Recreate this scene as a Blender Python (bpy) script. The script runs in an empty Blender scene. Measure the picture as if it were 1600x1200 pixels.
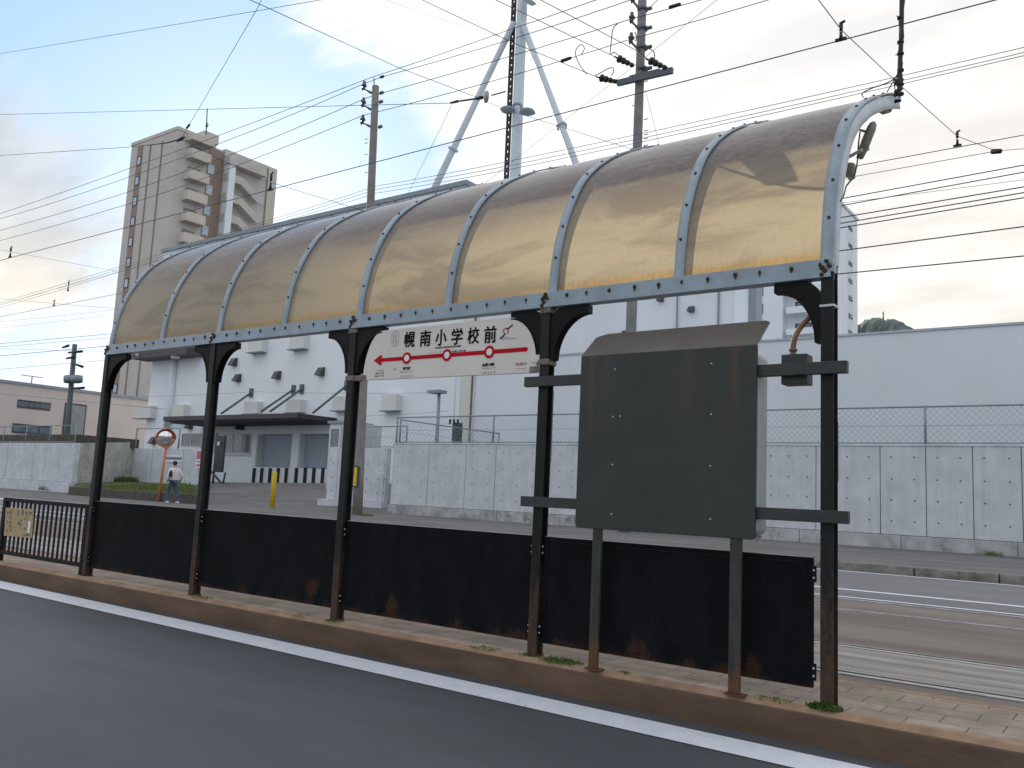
import bpy, math, random
from mathutils import Vector, Matrix
random.seed(7)
C = bpy.context.scene.collection
SC = bpy.context.scene

# ------------------------------------------------------------------ camera
YAW, PITCH, ROLL = -0.638720633, 0.127620147, 0.0472421055
FPX = 1364.73                      # focal length in pixels of a 1600 px wide picture
CAM = Vector((1.177128, -3.855858, 0.971376))
_cy, _sy, _cp, _sp = math.cos(YAW), math.sin(YAW), math.cos(PITCH), math.sin(PITCH)
FWD = Vector((_sy*_cp, _cy*_cp, _sp))
_r0 = Vector((_cy, -_sy, 0)); _u0 = _r0.cross(FWD)
RIGHT = math.cos(ROLL)*_r0 + math.sin(ROLL)*_u0
UP = -math.sin(ROLL)*_r0 + math.cos(ROLL)*_u0
cd = bpy.data.cameras.new('camera')
cam = bpy.data.objects.new('camera', cd); C.objects.link(cam)
M3 = Matrix((RIGHT, UP, -FWD)).transposed()
cam.matrix_world = Matrix.Translation(CAM) @ M3.to_4x4()
cd.sensor_width = 36.0; cd.lens = FPX/1600*36.0
cd.clip_start = 0.05; cd.clip_end = 3000
SC.camera = cam

def P(u, v, x=None, y=None, z=None):
    """the point of the street that a measured spot of the survey picture falls on, given one known coordinate"""
    q = FWD + RIGHT*((u-800)/FPX) - UP*((v-600)/FPX)
    if x is not None: t = (x-CAM.x)/q.x
    elif y is not None: t = (y-CAM.y)/q.y
    else: t = (z-CAM.z)/q.z
    return CAM + q*t
def dirv(u, v):
    return (FWD + RIGHT*((u-800)/FPX) - UP*((v-600)/FPX)).normalized()

# ------------------------------------------------------------------ sun, sky, exposure
SUN_AZ, SUN_EL = math.radians(-53.05), math.radians(17.1)   # azimuth from +y towards +x
S_DIR = Vector((math.sin(SUN_AZ)*math.cos(SUN_EL), math.cos(SUN_AZ)*math.cos(SUN_EL), math.sin(SUN_EL)))
ld = bpy.data.lights.new('sun', 'SUN'); ld.energy = 4.0; ld.angle = math.radians(0.8); ld.color = (1.0, 0.90, 0.74)
so = bpy.data.objects.new('sun', ld); C.objects.link(so)
so.rotation_euler = (-S_DIR).to_track_quat('-Z', 'Y').to_euler(); so.location = (0, 0, 60)

W = bpy.data.worlds.new('World'); SC.world = W; W.use_nodes = True
nt = W.node_tree; N = nt.nodes; L = nt.links
for n in list(N): N.remove(n)
def nd(nt, t, **kw):
    n = nt.nodes.new(t)
    for k, v in kw.items():
        if k.startswith('i_'):
            key = k[2:]
            key = int(key) if key.isdigit() else key.replace('_', ' ')
            n.inputs[key].default_value = v
        else: setattr(n, k, v)
    return n
def mth(nt, op, a, b=None, c=None, clamp=False):
    n = nt.nodes.new('ShaderNodeMath'); n.operation = op; n.use_clamp = clamp
    for i, x in enumerate((a, b, c)):
        if x is None: continue
        if isinstance(x, (int, float)): n.inputs[i].default_value = x
        else: nt.links.new(x, n.inputs[i])
    return n.outputs[0]
def mixc(nt, f, a, b, bl='MIX'):
    n = nt.nodes.new('ShaderNodeMix'); n.data_type = 'RGBA'; n.blend_type = bl
    for i, x in ((0, f), (6, a), (7, b)):
        if isinstance(x, (int, float)): n.inputs[i].default_value = x
        elif isinstance(x, (tuple, list)): n.inputs[i].default_value = (*x[:3], 1)
        else: nt.links.new(x, n.inputs[i])
    return n.outputs[2]
def sstep(nt, x, a, b):
    n = nt.nodes.new('ShaderNodeMapRange'); n.interpolation_type = 'SMOOTHSTEP'
    nt.links.new(x, n.inputs[0]); n.inputs[1].default_value = a; n.inputs[2].default_value = b
    return n.outputs[0]

SKYS = 0.12
sky = nd(nt, 'ShaderNodeTexSky', sky_type='NISHITA', sun_disc=False)
sky.sun_elevation = SUN_EL; sky.sun_rotation = SUN_AZ; sky.air_density = 1.0; sky.dust_density = 1.0; sky.ozone_density = 1.5
tc = nd(nt, 'ShaderNodeTexCoord'); D = tc.outputs['Generated']
sep = nd(nt, 'ShaderNodeSeparateXYZ'); L.new(D, sep.inputs[0])
def blob(u, v, k):          # 1 in a direction of the sky, falling off round it
    n = nd(nt, 'ShaderNodeVectorMath', operation='DOT_PRODUCT'); L.new(D, n.inputs[0]); n.inputs[1].default_value = dirv(u, v)
    return mth(nt, 'POWER', mth(nt, 'MAXIMUM', n.outputs['Value'], 0.0), k)
hz = mth(nt, 'ADD', mth(nt, 'MAXIMUM', sep.outputs[2], 0.0), 0.22)
px = mth(nt, 'DIVIDE', sep.outputs[0], hz); py = mth(nt, 'DIVIDE', sep.outputs[1], hz)
cv = nd(nt, 'ShaderNodeCombineXYZ'); L.new(px, cv.inputs[0]); L.new(py, cv.inputs[1])
mp = nd(nt, 'ShaderNodeMapping'); mp.inputs['Rotation'].default_value = (0, 0, math.radians(25)); mp.inputs['Scale'].default_value = (1.0, 2.1, 1)
L.new(cv.outputs[0], mp.inputs[0])
n1 = nd(nt, 'ShaderNodeTexNoise', i_Scale=1.7, i_Detail=9.0, i_Roughness=0.58, i_Distortion=0.6); L.new(mp.outputs[0], n1.inputs[0])
n2 = nd(nt, 'ShaderNodeTexNoise', i_Scale=6.0, i_Detail=8.0, i_Roughness=0.62, i_Distortion=0.4); L.new(mp.outputs[0], n2.inputs[0])
nn = mth(nt, 'ADD', mth(nt, 'MULTIPLY', n1.outputs[0], 0.66), mth(nt, 'MULTIPLY', n2.outputs[0], 0.34))
clear = mth(nt, 'ADD', mth(nt, 'MULTIPLY', blob(250, 110, 30), 0.70), mth(nt, 'MULTIPLY', blob(480, 290, 130), 0.52))
clear = mth(nt, 'ADD', clear, mth(nt, 'MULTIPLY', blob(60, 630, 200), 0.55))
clear = mth(nt, 'SUBTRACT', clear, mth(nt, 'MULTIPLY', blob(10, 290, 75), 0.36))
clear = mth(nt, 'SUBTRACT', clear, mth(nt, 'MULTIPLY', blob(500, 90, 190), 0.30))
cm = sstep(nt, mth(nt, 'SUBTRACT', mth(nt, 'ADD', nn, 0.22), clear), 0.30, 0.60)
warm = mth(nt, 'ADD', mth(nt, 'MULTIPLY', blob(0, 540, 150), 0.85), mth(nt, 'MULTIPLY', blob(1500, 480, 16), 0.42), clamp=True)
greyl = blob(20, 300, 38)
whit = mth(nt, 'MULTIPLY', blob(740, 110, 26), 1.0)
k = 0.78/SKYS
cl = mixc(nt, greyl, (0.90*k, 0.905*k, 0.93*k), (0.60*k, 0.66*k, 0.735*k))
cl = mixc(nt, warm, cl, (0.97*k, 0.875*k, 0.715*k))
cl = mixc(nt, whit, cl, (1.06*k, 1.06*k, 1.05*k))
n3 = nd(nt, 'ShaderNodeTexNoise', i_Scale=2.6, i_Detail=7.0, i_Roughness=0.55); L.new(mp.outputs[0], n3.inputs[0])
shade = mth(nt, 'ADD', mth(nt, 'MULTIPLY', sstep(nt, n3.outputs[0], 0.36, 0.64), 0.17), 0.90)
cl = mixc(nt, 1.0, cl, shade, 'MULTIPLY')
glow = mth(nt, 'MULTIPLY', blob(20, 545, 420), 0.22*k)
glc = nd(nt, 'ShaderNodeCombineColor'); L.new(glow, glc.inputs[0]); L.new(mth(nt, 'MULTIPLY', glow, 0.85), glc.inputs[1]); L.new(mth(nt, 'MULTIPLY', glow, 0.45), glc.inputs[2])
cl = mixc(nt, 1.0, cl, glc.outputs[0], 'ADD')
blue = mixc(nt, 0.85, sky.outputs[0], (0.345*k, 0.60*k, 0.96*k))
col = mixc(nt, cm, blue, cl)
bk_ = nd(nt, 'ShaderNodeVectorMath', operation='DOT_PRODUCT'); L.new(D, bk_.inputs[0]); bk_.inputs[1].default_value = Vector((-FWD.x, -FWD.y, 0.25)).normalized()
col = mixc(nt, sstep(nt, bk_.outputs['Value'], -0.35, 0.75), col, mixc(nt, sstep(nt, n1.outputs[0], 0.3, 0.7), (0.66*k, 0.73*k, 0.82*k), (0.84*k, 0.88*k, 0.94*k)))   # unseen cloud added behind the camera to dim front faces
bg = nd(nt, 'ShaderNodeBackground', i_Strength=SKYS); L.new(col, bg.inputs[0])
wo = nd(nt, 'ShaderNodeOutputWorld'); L.new(bg.outputs[0], wo.inputs[0])
SC.view_settings.view_transform = 'Standard'; SC.view_settings.look = 'None'; SC.view_settings.gamma = 1.0
SC.view_settings.exposure = 0.52
SC.render.engine = 'CYCLES'
SC.cycles.max_bounces = 8; SC.cycles.transparent_max_bounces = 12; SC.cycles.use_denoising = True

# ------------------------------------------------------------------ materials
def mat(name, col, rough=0.6, metal=0.0, spec=0.4, var=0.0, vscale=3.0, bump=0.0, bscale=40.0, streak=0.0, second=None, sec_lo=0.5, sec_hi=0.65, sec_scale=2.0, stretch=(1, 1, 1), grain=0.0):
    """noise varied surface: var = brightness mottling, streak = vertical rain streaks, second = patches of another colour"""
    m = bpy.data.materials.new(name); m.use_nodes = True; t = m.node_tree
    b = t.nodes['Principled BSDF']
    b.inputs['Roughness'].default_value = rough; b.inputs['Metallic'].default_value = metal
    b.inputs['Specular IOR Level'].default_value = spec
    tcx = nd(t, 'ShaderNodeTexCoord'); O = nd(t, 'ShaderNodeNewGeometry').outputs['Position']
    c = (*col, 1); out = None
    mpx = nd(t, 'ShaderNodeMapping'); mpx.inputs['Scale'].default_value = stretch; t.links.new(O, mpx.inputs[0])
    if var:
        n = nd(t, 'ShaderNodeTexNoise', i_Scale=vscale, i_Detail=8.0, i_Roughness=0.62); t.links.new(mpx.outputs[0], n.inputs[0])
        f = sstep(t, n.outputs[0], 0.28, 0.72)
        out = mixc(t, f, tuple(x*(1-var) for x in col), tuple(min(1, x*(1+var)) for x in col))
    if grain:
        n = nd(t, 'ShaderNodeTexNoise', i_Scale=190.0, i_Detail=3.0, i_Roughness=0.8); t.links.new(O, n.inputs[0])
        out = mixc(t, 1.0, out if out else c, mth(t, 'ADD', mth(t, 'MULTIPLY', sstep(t, n.outputs[0], 0.3, 0.7), 2*grain), 1-grain), 'MULTIPLY')
    if streak:
        ms = nd(t, 'ShaderNodeMapping'); ms.inputs['Scale'].default_value = (3.2, 3.2, 0.16); t.links.new(O, ms.inputs[0])
        n = nd(t, 'ShaderNodeTexNoise', i_Scale=2.2, i_Detail=6.0, i_Roughness=0.7); t.links.new(ms.outputs[0], n.inputs[0])
        f = mth(t, 'MULTIPLY', sstep(t, n.outputs[0], 0.46, 0.74), streak)
        out = mixc(t, f, out if out else c, tuple(x*0.42 for x in col))
    if second:
        n = nd(t, 'ShaderNodeTexNoise', i_Scale=sec_scale, i_Detail=9.0, i_Roughness=0.68); t.links.new(mpx.outputs[0], n.inputs[0])
        out = mixc(t, sstep(t, n.outputs[0], sec_lo, sec_hi), out if out else c, second)
    if out: t.links.new(out, b.inputs['Base Color'])
    else: b.inputs['Base Color'].default_value = c
    if bump:
        n = nd(t, 'ShaderNodeTexNoise', i_Scale=bscale, i_Detail=6.0, i_Roughness=0.7); t.links.new(O, n.inputs[0])
        bp = nd(t, 'ShaderNodeBump', i_Strength=bump, i_Distance=0.01); t.links.new(n.outputs[0], bp.inputs['Height']); t.links.new(bp.outputs[0], b.inputs['Normal'])
    return m

def rusty(name, col, z_lo, z_hi, amount=0.75, rough=0.5, rustc=(0.11, 0.052, 0.026), base=0.0, spec=0.16, spots=()):
    """old painted steel, rust eating up from its foot between z_lo and z_hi"""
    m = bpy.data.materials.new(name); m.use_nodes = True; t = m.node_tree; b = t.nodes['Principled BSDF']
    b.inputs['Specular IOR Level'].default_value = spec
    O = nd(t, 'ShaderNodeNewGeometry').outputs['Position']
    s = nd(t, 'ShaderNodeSeparateXYZ'); t.links.new(O, s.inputs[0])
    h = mth(t, 'SUBTRACT', 1.0, sstep(t, s.outputs[2], z_lo, z_hi))
    mp_ = nd(t, 'ShaderNodeMapping'); mp_.inputs['Scale'].default_value = (9, 9, 4); t.links.new(O, mp_.inputs[0])
    n = nd(t, 'ShaderNodeTexNoise', i_Scale=1.0, i_Detail=9.0, i_Roughness=0.72); t.links.new(mp_.outputs[0], n.inputs[0])
    n2_ = nd(t, 'ShaderNodeTexNoise', i_Scale=46.0, i_Detail=5.0); t.links.new(O, n2_.inputs[0])
    f = sstep(t, mth(t, 'ADD', mth(t, 'MULTIPLY', h, 0.34), mth(t, 'ADD', n.outputs[0], base)), 0.62, 0.80)
    for sx_, sz_, sr_ in spots:       # single rust blooms
        dx_ = mth(t, 'SUBTRACT', s.outputs[0], sx_); dz_ = mth(t, 'SUBTRACT', s.outputs[2], sz_)
        d_ = mth(t, 'SQRT', mth(t, 'ADD', mth(t, 'MULTIPLY', dx_, dx_), mth(t, 'MULTIPLY', dz_, dz_)))
        f = mth(t, 'MAXIMUM', f, sstep(t, mth(t, 'SUBTRACT', mth(t, 'MULTIPLY', n.outputs[0], 3.2), mth(t, 'MULTIPLY', mth(t, 'DIVIDE', d_, sr_), 1.1)), 0.85, 1.5))
    f = mth(t, 'MULTIPLY', f, amount)
    rc = mixc(t, n2_.outputs[0], tuple(x*0.45 for x in rustc), tuple(x*1.6 for x in rustc))
    pc = mixc(t, sstep(t, n.outputs[0], 0.3, 0.7), tuple(x*0.75 for x in col), tuple(x*1.3 for x in col))
    c = mixc(t, f, pc, rc); t.links.new(c, b.inputs['Base Color'])
    r = mth(t, 'ADD', mth(t, 'MULTIPLY', f, 0.35), rough); t.links.new(r, b.inputs['Roughness'])
    bp = nd(t, 'ShaderNodeBump', i_Strength=0.25, i_Distance=0.004); t.links.new(n2_.outputs[0], bp.inputs['Height']); t.links.new(bp.outputs[0], b.inputs['Normal'])
    return m

Mt = {}
Mt['post'] = rusty('dark_green_paint', (0.016, 0.019, 0.018), 0.15, 1.1, 0.7, 0.42, (0.080, 0.047, 0.03))
Mt['bracket'] = mat('black_bracket_paint', (0.008, 0.008, 0.0085), 0.5, 0, 0.12, var=0.3, vscale=8, bump=0.2)
Mt['screen'] = rusty('black_screen_paint', (0.0085, 0.0095, 0.011), 0.20, 0.34, 0.6, 0.5, (0.060, 0.032, 0.020), base=-0.085, spec=0.035, spots=((-3.22, 0.33, 0.11), (-2.52, 0.285, 0.10), (-0.30, 0.27, 0.08), (-0.9, 0.25, 0.09)))
Mt['screenrim'] = mat('painted_lit_edge', (0.30, 0.29, 0.29), 0.45, 0.3, var=0.3)  # lit rim painted as a pale strip on screen and railing tops
Mt['galv'] = mat('grey_blue_steel', (0.285, 0.355, 0.41), 0.42, 0.0, 0.5, var=0.13, vscale=6, streak=0.25, bump=0.08)
Mt['galv_light'] = mat('pale_grey_steel', (0.44, 0.50, 0.54), 0.4, 0.0, 0.5, var=0.12, vscale=6, bump=0.08)
Mt['bolt'] = mat('rusty_bolt', (0.045, 0.030, 0.022), 0.7, 0.3, var=0.5, vscale=60)
Mt['ruststain'] = mat('rust_stain', (0.13, 0.075, 0.04), 0.8, var=0.5, vscale=70)
Mt['clamp'] = mat('weathered_band', (0.15, 0.125, 0.105), 0.6, var=0.4, vscale=25)
Mt['board'] = None
Mt['grn'] = mat('dark_olive_steel', (0.033, 0.037, 0.035), 0.5, var=0.2, vscale=12, bump=0.1)
Mt['housing'] = mat('grey_green_case', (0.33, 0.37, 0.35), 0.4, var=0.12, streak=0.2)
Mt['conduit'] = mat('brown_conduit', (0.24, 0.135, 0.075), 0.55, var=0.3, vscale=14)
Mt['sign'] = mat('sign_white', (0.68, 0.63, 0.585), 0.5, 0, 0.25, var=0.05, vscale=2.2, streak=0.05)
Mt['ink'] = mat('black_lettering', (0.008, 0.008, 0.009), 0.6, 0, 0.06)
Mt['inkgrey'] = mat('grey_lettering', (0.11, 0.105, 0.10), 0.5)
Mt['inkpale'] = mat('faded_lettering', (0.30, 0.26, 0.24), 0.5)
Mt['red'] = mat('red_route', (0.46, 0.008, 0.016), 0.6, 0, 0.08, var=0.08)
Mt['redpale'] = mat('faded_red_lettering', (0.42, 0.10, 0.085), 0.5)
Mt['blue'] = mat('blue_stroke', (0.03, 0.05, 0.22), 0.5)
Mt['asphalt'] = mat('asphalt', (0.074, 0.079, 0.089), 0.62, 0, 0.45, var=0.22, vscale=0.9, bump=0.22, bscale=170, second=(0.052, 0.055, 0.062), sec_lo=0.5, sec_hi=0.75, sec_scale=0.35, stretch=(0.35, 1.5, 1), grain=0.28)
Mt['asphalt_far'] = mat('asphalt_far_lane', (0.15, 0.151, 0.160), 0.6, 0, 0.45, var=0.2, vscale=0.8, bump=0.2, bscale=90, stretch=(0.3, 1.5, 1))
Mt['pavement'] = mat('pavement_asphalt', (0.15, 0.144, 0.143), 0.8, 0, 0.3, var=0.22, vscale=0.7, bump=0.25, bscale=70, second=(0.115, 0.108, 0.104), sec_scale=0.5, stretch=(0.6, 1.3, 1))
Mt['line'] = mat('white_line_paint', (0.70, 0.73, 0.79), 0.6, var=0.06, vscale=8, second=(0.30, 0.31, 0.34), sec_lo=0.61, sec_hi=0.70, sec_scale=26, bump=0.1, bscale=120)
Mt['kerbside'] = mat('brown_kerb', (0.116, 0.073, 0.046), 0.75, var=0.28, vscale=3.5, streak=0.0, second=(0.07, 0.043, 0.03), sec_lo=0.5, sec_hi=0.8, sec_scale=1.6, bump=0.3, bscale=60, stretch=(0.6, 1, 2))
Mt['kerbtop'] = mat('worn_kerb_edge', (0.29, 0.185, 0.12), 0.75, var=0.28, vscale=6, bump=0.3, bscale=60)
Mt['kerbstone'] = mat('kerb_stone', (0.205, 0.195, 0.175), 0.85, var=0.28, vscale=5, bump=0.3, bscale=30, second=(0.12, 0.11, 0.095), sec_scale=3)
Mt['oldkerb'] = mat('dark_block_wall', (0.085, 0.078, 0.068), 0.9, var=0.3, vscale=4, bump=0.3, bscale=30)
Mt['trackbed'] = mat('brown_track_concrete', (0.20, 0.168, 0.147), 0.85, var=0.26, vscale=1.1, second=(0.14, 0.115, 0.098), sec_lo=0.42, sec_hi=0.66, sec_scale=0.9, bump=0.3, bscale=60, stretch=(0.25, 1.6, 1))
Mt['trackinner'] = mat('scuffed_track_concrete', (0.31, 0.285, 0.265), 0.8, var=0.34, vscale=2.4, second=(0.17, 0.15, 0.135), sec_lo=0.45, sec_hi=0.66, sec_scale=2.0, bump=0.3, bscale=60, stretch=(0.22, 2.6, 1))
Mt['rail'] = mat('rail_steel', (0.42, 0.41, 0.41), 0.34, 0.75, 0.5, var=0.25, vscale=6)
Mt['groove'] = mat('rail_groove', (0.014, 0.012, 0.011), 0.9, var=0.4, vscale=10)
Mt['concrete'] = mat('concrete', (0.57, 0.59, 0.62), 0.85, var=0.10, vscale=1.6, streak=0.24, bump=0.2, bscale=18, second=(0.50, 0.515, 0.535), sec_lo=0.5, sec_hi=0.72, sec_scale=1.1)
Mt['concrete_lt'] = mat('pale_concrete', (0.55, 0.575, 0.61), 0.85, var=0.14, vscale=1.6, streak=0.3, bump=0.15, bscale=18)
Mt['concrete_warm'] = mat('warm_concrete', (0.46, 0.455, 0.42), 0.85, var=0.17, vscale=1.4, streak=0.4, bump=0.15, bscale=18)
Mt['footing'] = mat('footing_concrete', (0.42, 0.425, 0.43), 0.9, var=0.22, vscale=1.6, streak=0.15, second=(0.20, 0.20, 0.195), sec_lo=0.48, sec_hi=0.7, sec_scale=1.8, bump=0.25, bscale=14)
Mt['joint'] = mat('joint_shadow', (0.08, 0.08, 0.082), 0.9)
Mt['tiehole'] = mat('tie_hole_shade', (0.16, 0.165, 0.17), 0.9, var=0.3, vscale=5)  # shade of the recessed tie holes, put into a flat disc colour
Mt['fence'] = mat('fence_steel', (0.24, 0.31, 0.355), 0.45, 0.2, var=0.12)
Mt['white'] = mat('white_wall', (0.79, 0.835, 0.88), 0.75, var=0.035, vscale=0.35, streak=0.06)
Mt['white2'] = mat('white_wall_grey', (0.72, 0.76, 0.81), 0.75, var=0.035, vscale=0.35, streak=0.07)
Mt['lowwall'] = mat('white_annex_wall', (0.71, 0.75, 0.80), 0.75, var=0.04, vscale=0.3, streak=0.05)
Mt['cream'] = mat('cream_wall', (0.67, 0.665, 0.625), 0.75, var=0.03, vscale=0.35, streak=0.05)
Mt['cap'] = mat('parapet_cap', (0.24, 0.29, 0.33), 0.5, var=0.1)
Mt['beige'] = mat('beige_tile', (0.49, 0.468, 0.445), 0.75, var=0.05, vscale=0.4, streak=0.08)
Mt['beige2'] = mat('beige_paint', (0.545, 0.505, 0.44), 0.75, var=0.05, vscale=0.4, streak=0.08)
Mt['brown'] = mat('brown_tile', (0.27, 0.205, 0.165), 0.75, var=0.08)
Mt['house'] = mat('pinkish_render', (0.56, 0.50, 0.47), 0.8, var=0.05, vscale=0.5, streak=0.08)
Mt['glass'] = mat('window_glass', (0.10, 0.13, 0.16), 0.08, 0, 0.8, var=0.35, vscale=0.8)
Mt['glassblue'] = mat('pale_window_glass', (0.34, 0.44, 0.53), 0.15, 0, 0.8, var=0.25, vscale=0.5)
Mt['frame'] = mat('window_frame', (0.045, 0.05, 0.055), 0.5)
Mt['framelt'] = mat('light_window_frame', (0.55, 0.58, 0.6), 0.5)
Mt['dark'] = mat('dark_opening', (0.02, 0.02, 0.022), 0.8)
Mt['awning'] = mat('dark_brown_metal', (0.050, 0.043, 0.046), 0.45, var=0.15)
Mt['steel'] = mat('grey_painted_steel', (0.10, 0.12, 0.135), 0.5)
Mt['shutter'] = mat('blue_grey_shutter', (0.36, 0.42, 0.50), 0.5, var=0.05)
Mt['rubber'] = mat('black_rubber', (0.018, 0.02, 0.022), 0.7)
Mt['lampdark'] = mat('dark_lamp_body', (0.055, 0.058, 0.062), 0.45)
Mt['vent'] = mat('beige_vent_hood', (0.66, 0.67, 0.65), 0.6)
Mt['pole'] = mat('grey_concrete_pole', (0.225, 0.23, 0.235), 0.85, var=0.18, vscale=2.5, streak=0.25)
Mt['pole_brown'] = mat('brown_concrete_pole', (0.235, 0.21, 0.195), 0.85, var=0.2, vscale=2.5, streak=0.3)
Mt['insul'] = mat('insulator_glaze', (0.085, 0.095, 0.10), 0.3)
Mt['wire'] = mat('wire_black', (0.05, 0.065, 0.08), 0.6)
Mt['wire_grey'] = mat('wire_grey', (0.16, 0.18, 0.2), 0.6)
Mt['cable'] = mat('black_cable', (0.018, 0.020, 0.022), 0.5, var=0.4, vscale=40)
Mt['tape'] = mat('dirty_white_wrap', (0.48, 0.43, 0.38), 0.7, var=0.4, vscale=30, second=(0.10, 0.085, 0.075), sec_lo=0.5, sec_hi=0.58, sec_scale=28)
Mt['lampgreen'] = mat('olive_lamp_hood', (0.22, 0.22, 0.175), 0.45, var=0.3, vscale=14)
Mt['mast'] = mat('pale_blue_mast', (0.50, 0.56, 0.62), 0.45, var=0.06)
Mt['yellow'] = mat('yellow_post', (0.62, 0.43, 0.012), 0.45, var=0.1, vscale=4)
Mt['orange'] = mat('orange_post', (0.62, 0.20, 0.075), 0.45, var=0.12, vscale=4)
Mt['orangered'] = mat('orange_red_hood', (0.75, 0.11, 0.03), 0.4)
Mt['mirror'] = mat('mirror_face', (0.8, 0.8, 0.8), 0.04, 1.0)
Mt['plate'] = mat('yellowed_plate', (0.40, 0.30, 0.165), 0.65, var=0.2, vscale=9, second=(0.18, 0.125, 0.07), sec_lo=0.54, sec_hi=0.66, sec_scale=9)
Mt['skin'] = mat('skin', (0.50, 0.32, 0.24), 0.5)
Mt['hair'] = mat('dark_hair', (0.022, 0.017, 0.015), 0.6)
Mt['jacket'] = mat('pale_jacket', (0.70, 0.66, 0.65), 0.85, var=0.12, vscale=9)
Mt['jeans'] = mat('blue_denim', (0.060, 0.095, 0.15), 0.85, var=0.25, vscale=8)
Mt['shoe'] = mat('white_shoe', (0.75, 0.70, 0.69), 0.6)
Mt['bag'] = mat('black_bag', (0.02, 0.02, 0.022), 0.6)
Mt['soil'] = mat('grass_soil', (0.075, 0.085, 0.032), 0.95, var=0.4, vscale=3)
Mt['hillm'] = mat('wooded_hill', (0.125, 0.145, 0.135), 0.95, var=0.45, vscale=0.06, bump=0.0)
Mt['earth'] = mat('ground_asphalt', (0.115, 0.11, 0.108), 0.9, var=0.2, vscale=0.3)
Mt['signblue'] = mat('sign_blue_grey', (0.16, 0.20, 0.26), 0.5)
Mt['signred'] = mat('sign_faded_red', (0.55, 0.13, 0.16), 0.5)
Mt['signwhite'] = mat('sign_plain_white', (0.75, 0.76, 0.78), 0.5)
Mt['porcelain'] = mat('porcelain_disc', (0.42, 0.38, 0.345), 0.3, var=0.2, vscale=10)
Mt['teal'] = mat('bright_green_paint', (0.010, 0.115, 0.085), 0.45)

# grass leaves with light passing through
def leafmat(name, c1, c2):
    m = bpy.data.materials.new(name); m.use_nodes = True; t = m.node_tree; b = t.nodes['Principled BSDF']
    O = nd(t, 'ShaderNodeNewGeometry').outputs['Position']
    n = nd(t, 'ShaderNodeTexNoise', i_Scale=9.0, i_Detail=3.0); t.links.new(O, n.inputs[0])
    c = mixc(t, sstep(t, n.outputs[0], 0.35, 0.65), c1, c2); t.links.new(c, b.inputs['Base Color']); b.inputs['Roughness'].default_value = 0.6
    tr = nd(t, 'ShaderNodeBsdfTranslucent'); t.links.new(c, tr.inputs[0])
    mx = nd(t, 'ShaderNodeMixShader', i_0=0.35); t.links.new(b.outputs[0], mx.inputs[1]); t.links.new(tr.outputs[0], mx.inputs[2])
    t.links.new(mx.outputs[0], t.nodes['Material Output'].inputs[0]); return m
Mt['grass'] = leafmat('grass_blades', (0.085, 0.135, 0.025), (0.15, 0.18, 0.05))
Mt['weed'] = leafmat('weed_leaves', (0.06, 0.13, 0.018), (0.15, 0.20, 0.045))

# herringbone-like paving of the platform
def paving():
    m = bpy.data.materials.new('block_paving'); m.use_nodes = True; t = m.node_tree; b = t.nodes['Principled BSDF']
    b.inputs['Roughness'].default_value = 0.85
    O = nd(t, 'ShaderNodeNewGeometry').outputs['Position']
    mp_ = nd(t, 'ShaderNodeMapping'); mp_.inputs['Location'].default_value = (0.02, 0.013, 0); t.links.new(O, mp_.inputs[0])
    br = nd(t, 'ShaderNodeTexBrick', offset=0.5, i_Scale=1.0); t.links.new(mp_.outputs[0], br.inputs[0])
    br.inputs['Brick Width'].default_value = 0.225; br.inputs['Row Height'].default_value = 0.15
    br.inputs['Mortar Size'].default_value = 0.003; br.inputs['Mortar Smooth'].default_value = 0.25; br.inputs['Bias'].default_value = 0.1
    br.inputs['Color1'].default_value = (0.35, 0.285, 0.23, 1); br.inputs['Color2'].default_value = (0.29, 0.235, 0.19, 1); br.inputs['Mortar'].default_value = (0.10, 0.082, 0.068, 1)
    n = nd(t, 'ShaderNodeTexNoise', i_Scale=5.0, i_Detail=9.0, i_Roughness=0.7); t.links.new(O, n.inputs[0])
    c = mixc(t, sstep(t, n.outputs[0], 0.3, 0.72), (0.68, 0.68, 0.68), (1.15, 1.12, 1.06))
    c2 = mixc(t, 1.0, br.outputs[0], c, 'MULTIPLY')
    n2_ = nd(t, 'ShaderNodeTexNoise', i_Scale=2.3, i_Detail=6.0, i_Roughness=0.6); t.links.new(O, n2_.inputs[0])
    s = nd(t, 'ShaderNodeSeparateXYZ'); t.links.new(O, s.inputs[0])
    edge = mth(t, 'SUBTRACT', 1.0, sstep(t, s.outputs[1], 0.0, 0.12))
    moss = sstep(t, mth(t, 'ADD', n2_.outputs[0], mth(t, 'MULTIPLY', edge, 0.12)), 0.60, 0.74)
    c3 = mixc(t, mth(t, 'MULTIPLY', moss, 0.55), c2, (0.125, 0.12, 0.045))
    t.links.new(c3, b.inputs['Base Color'])
    n3_ = nd(t, 'ShaderNodeTexNoise', i_Scale=140.0, i_Detail=3.0); t.links.new(O, n3_.inputs[0])
    hgt = mth(t, 'SUBTRACT', mth(t, 'MULTIPLY', n3_.outputs[0], 0.25), br.outputs['Fac'])
    bp = nd(t, 'ShaderNodeBump', i_Strength=0.5, i_Distance=0.004); t.links.new(hgt, bp.inputs['Height']); t.links.new(bp.outputs[0], b.inputs['Normal'])
    return m
Mt['paving'] = paving()

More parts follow.
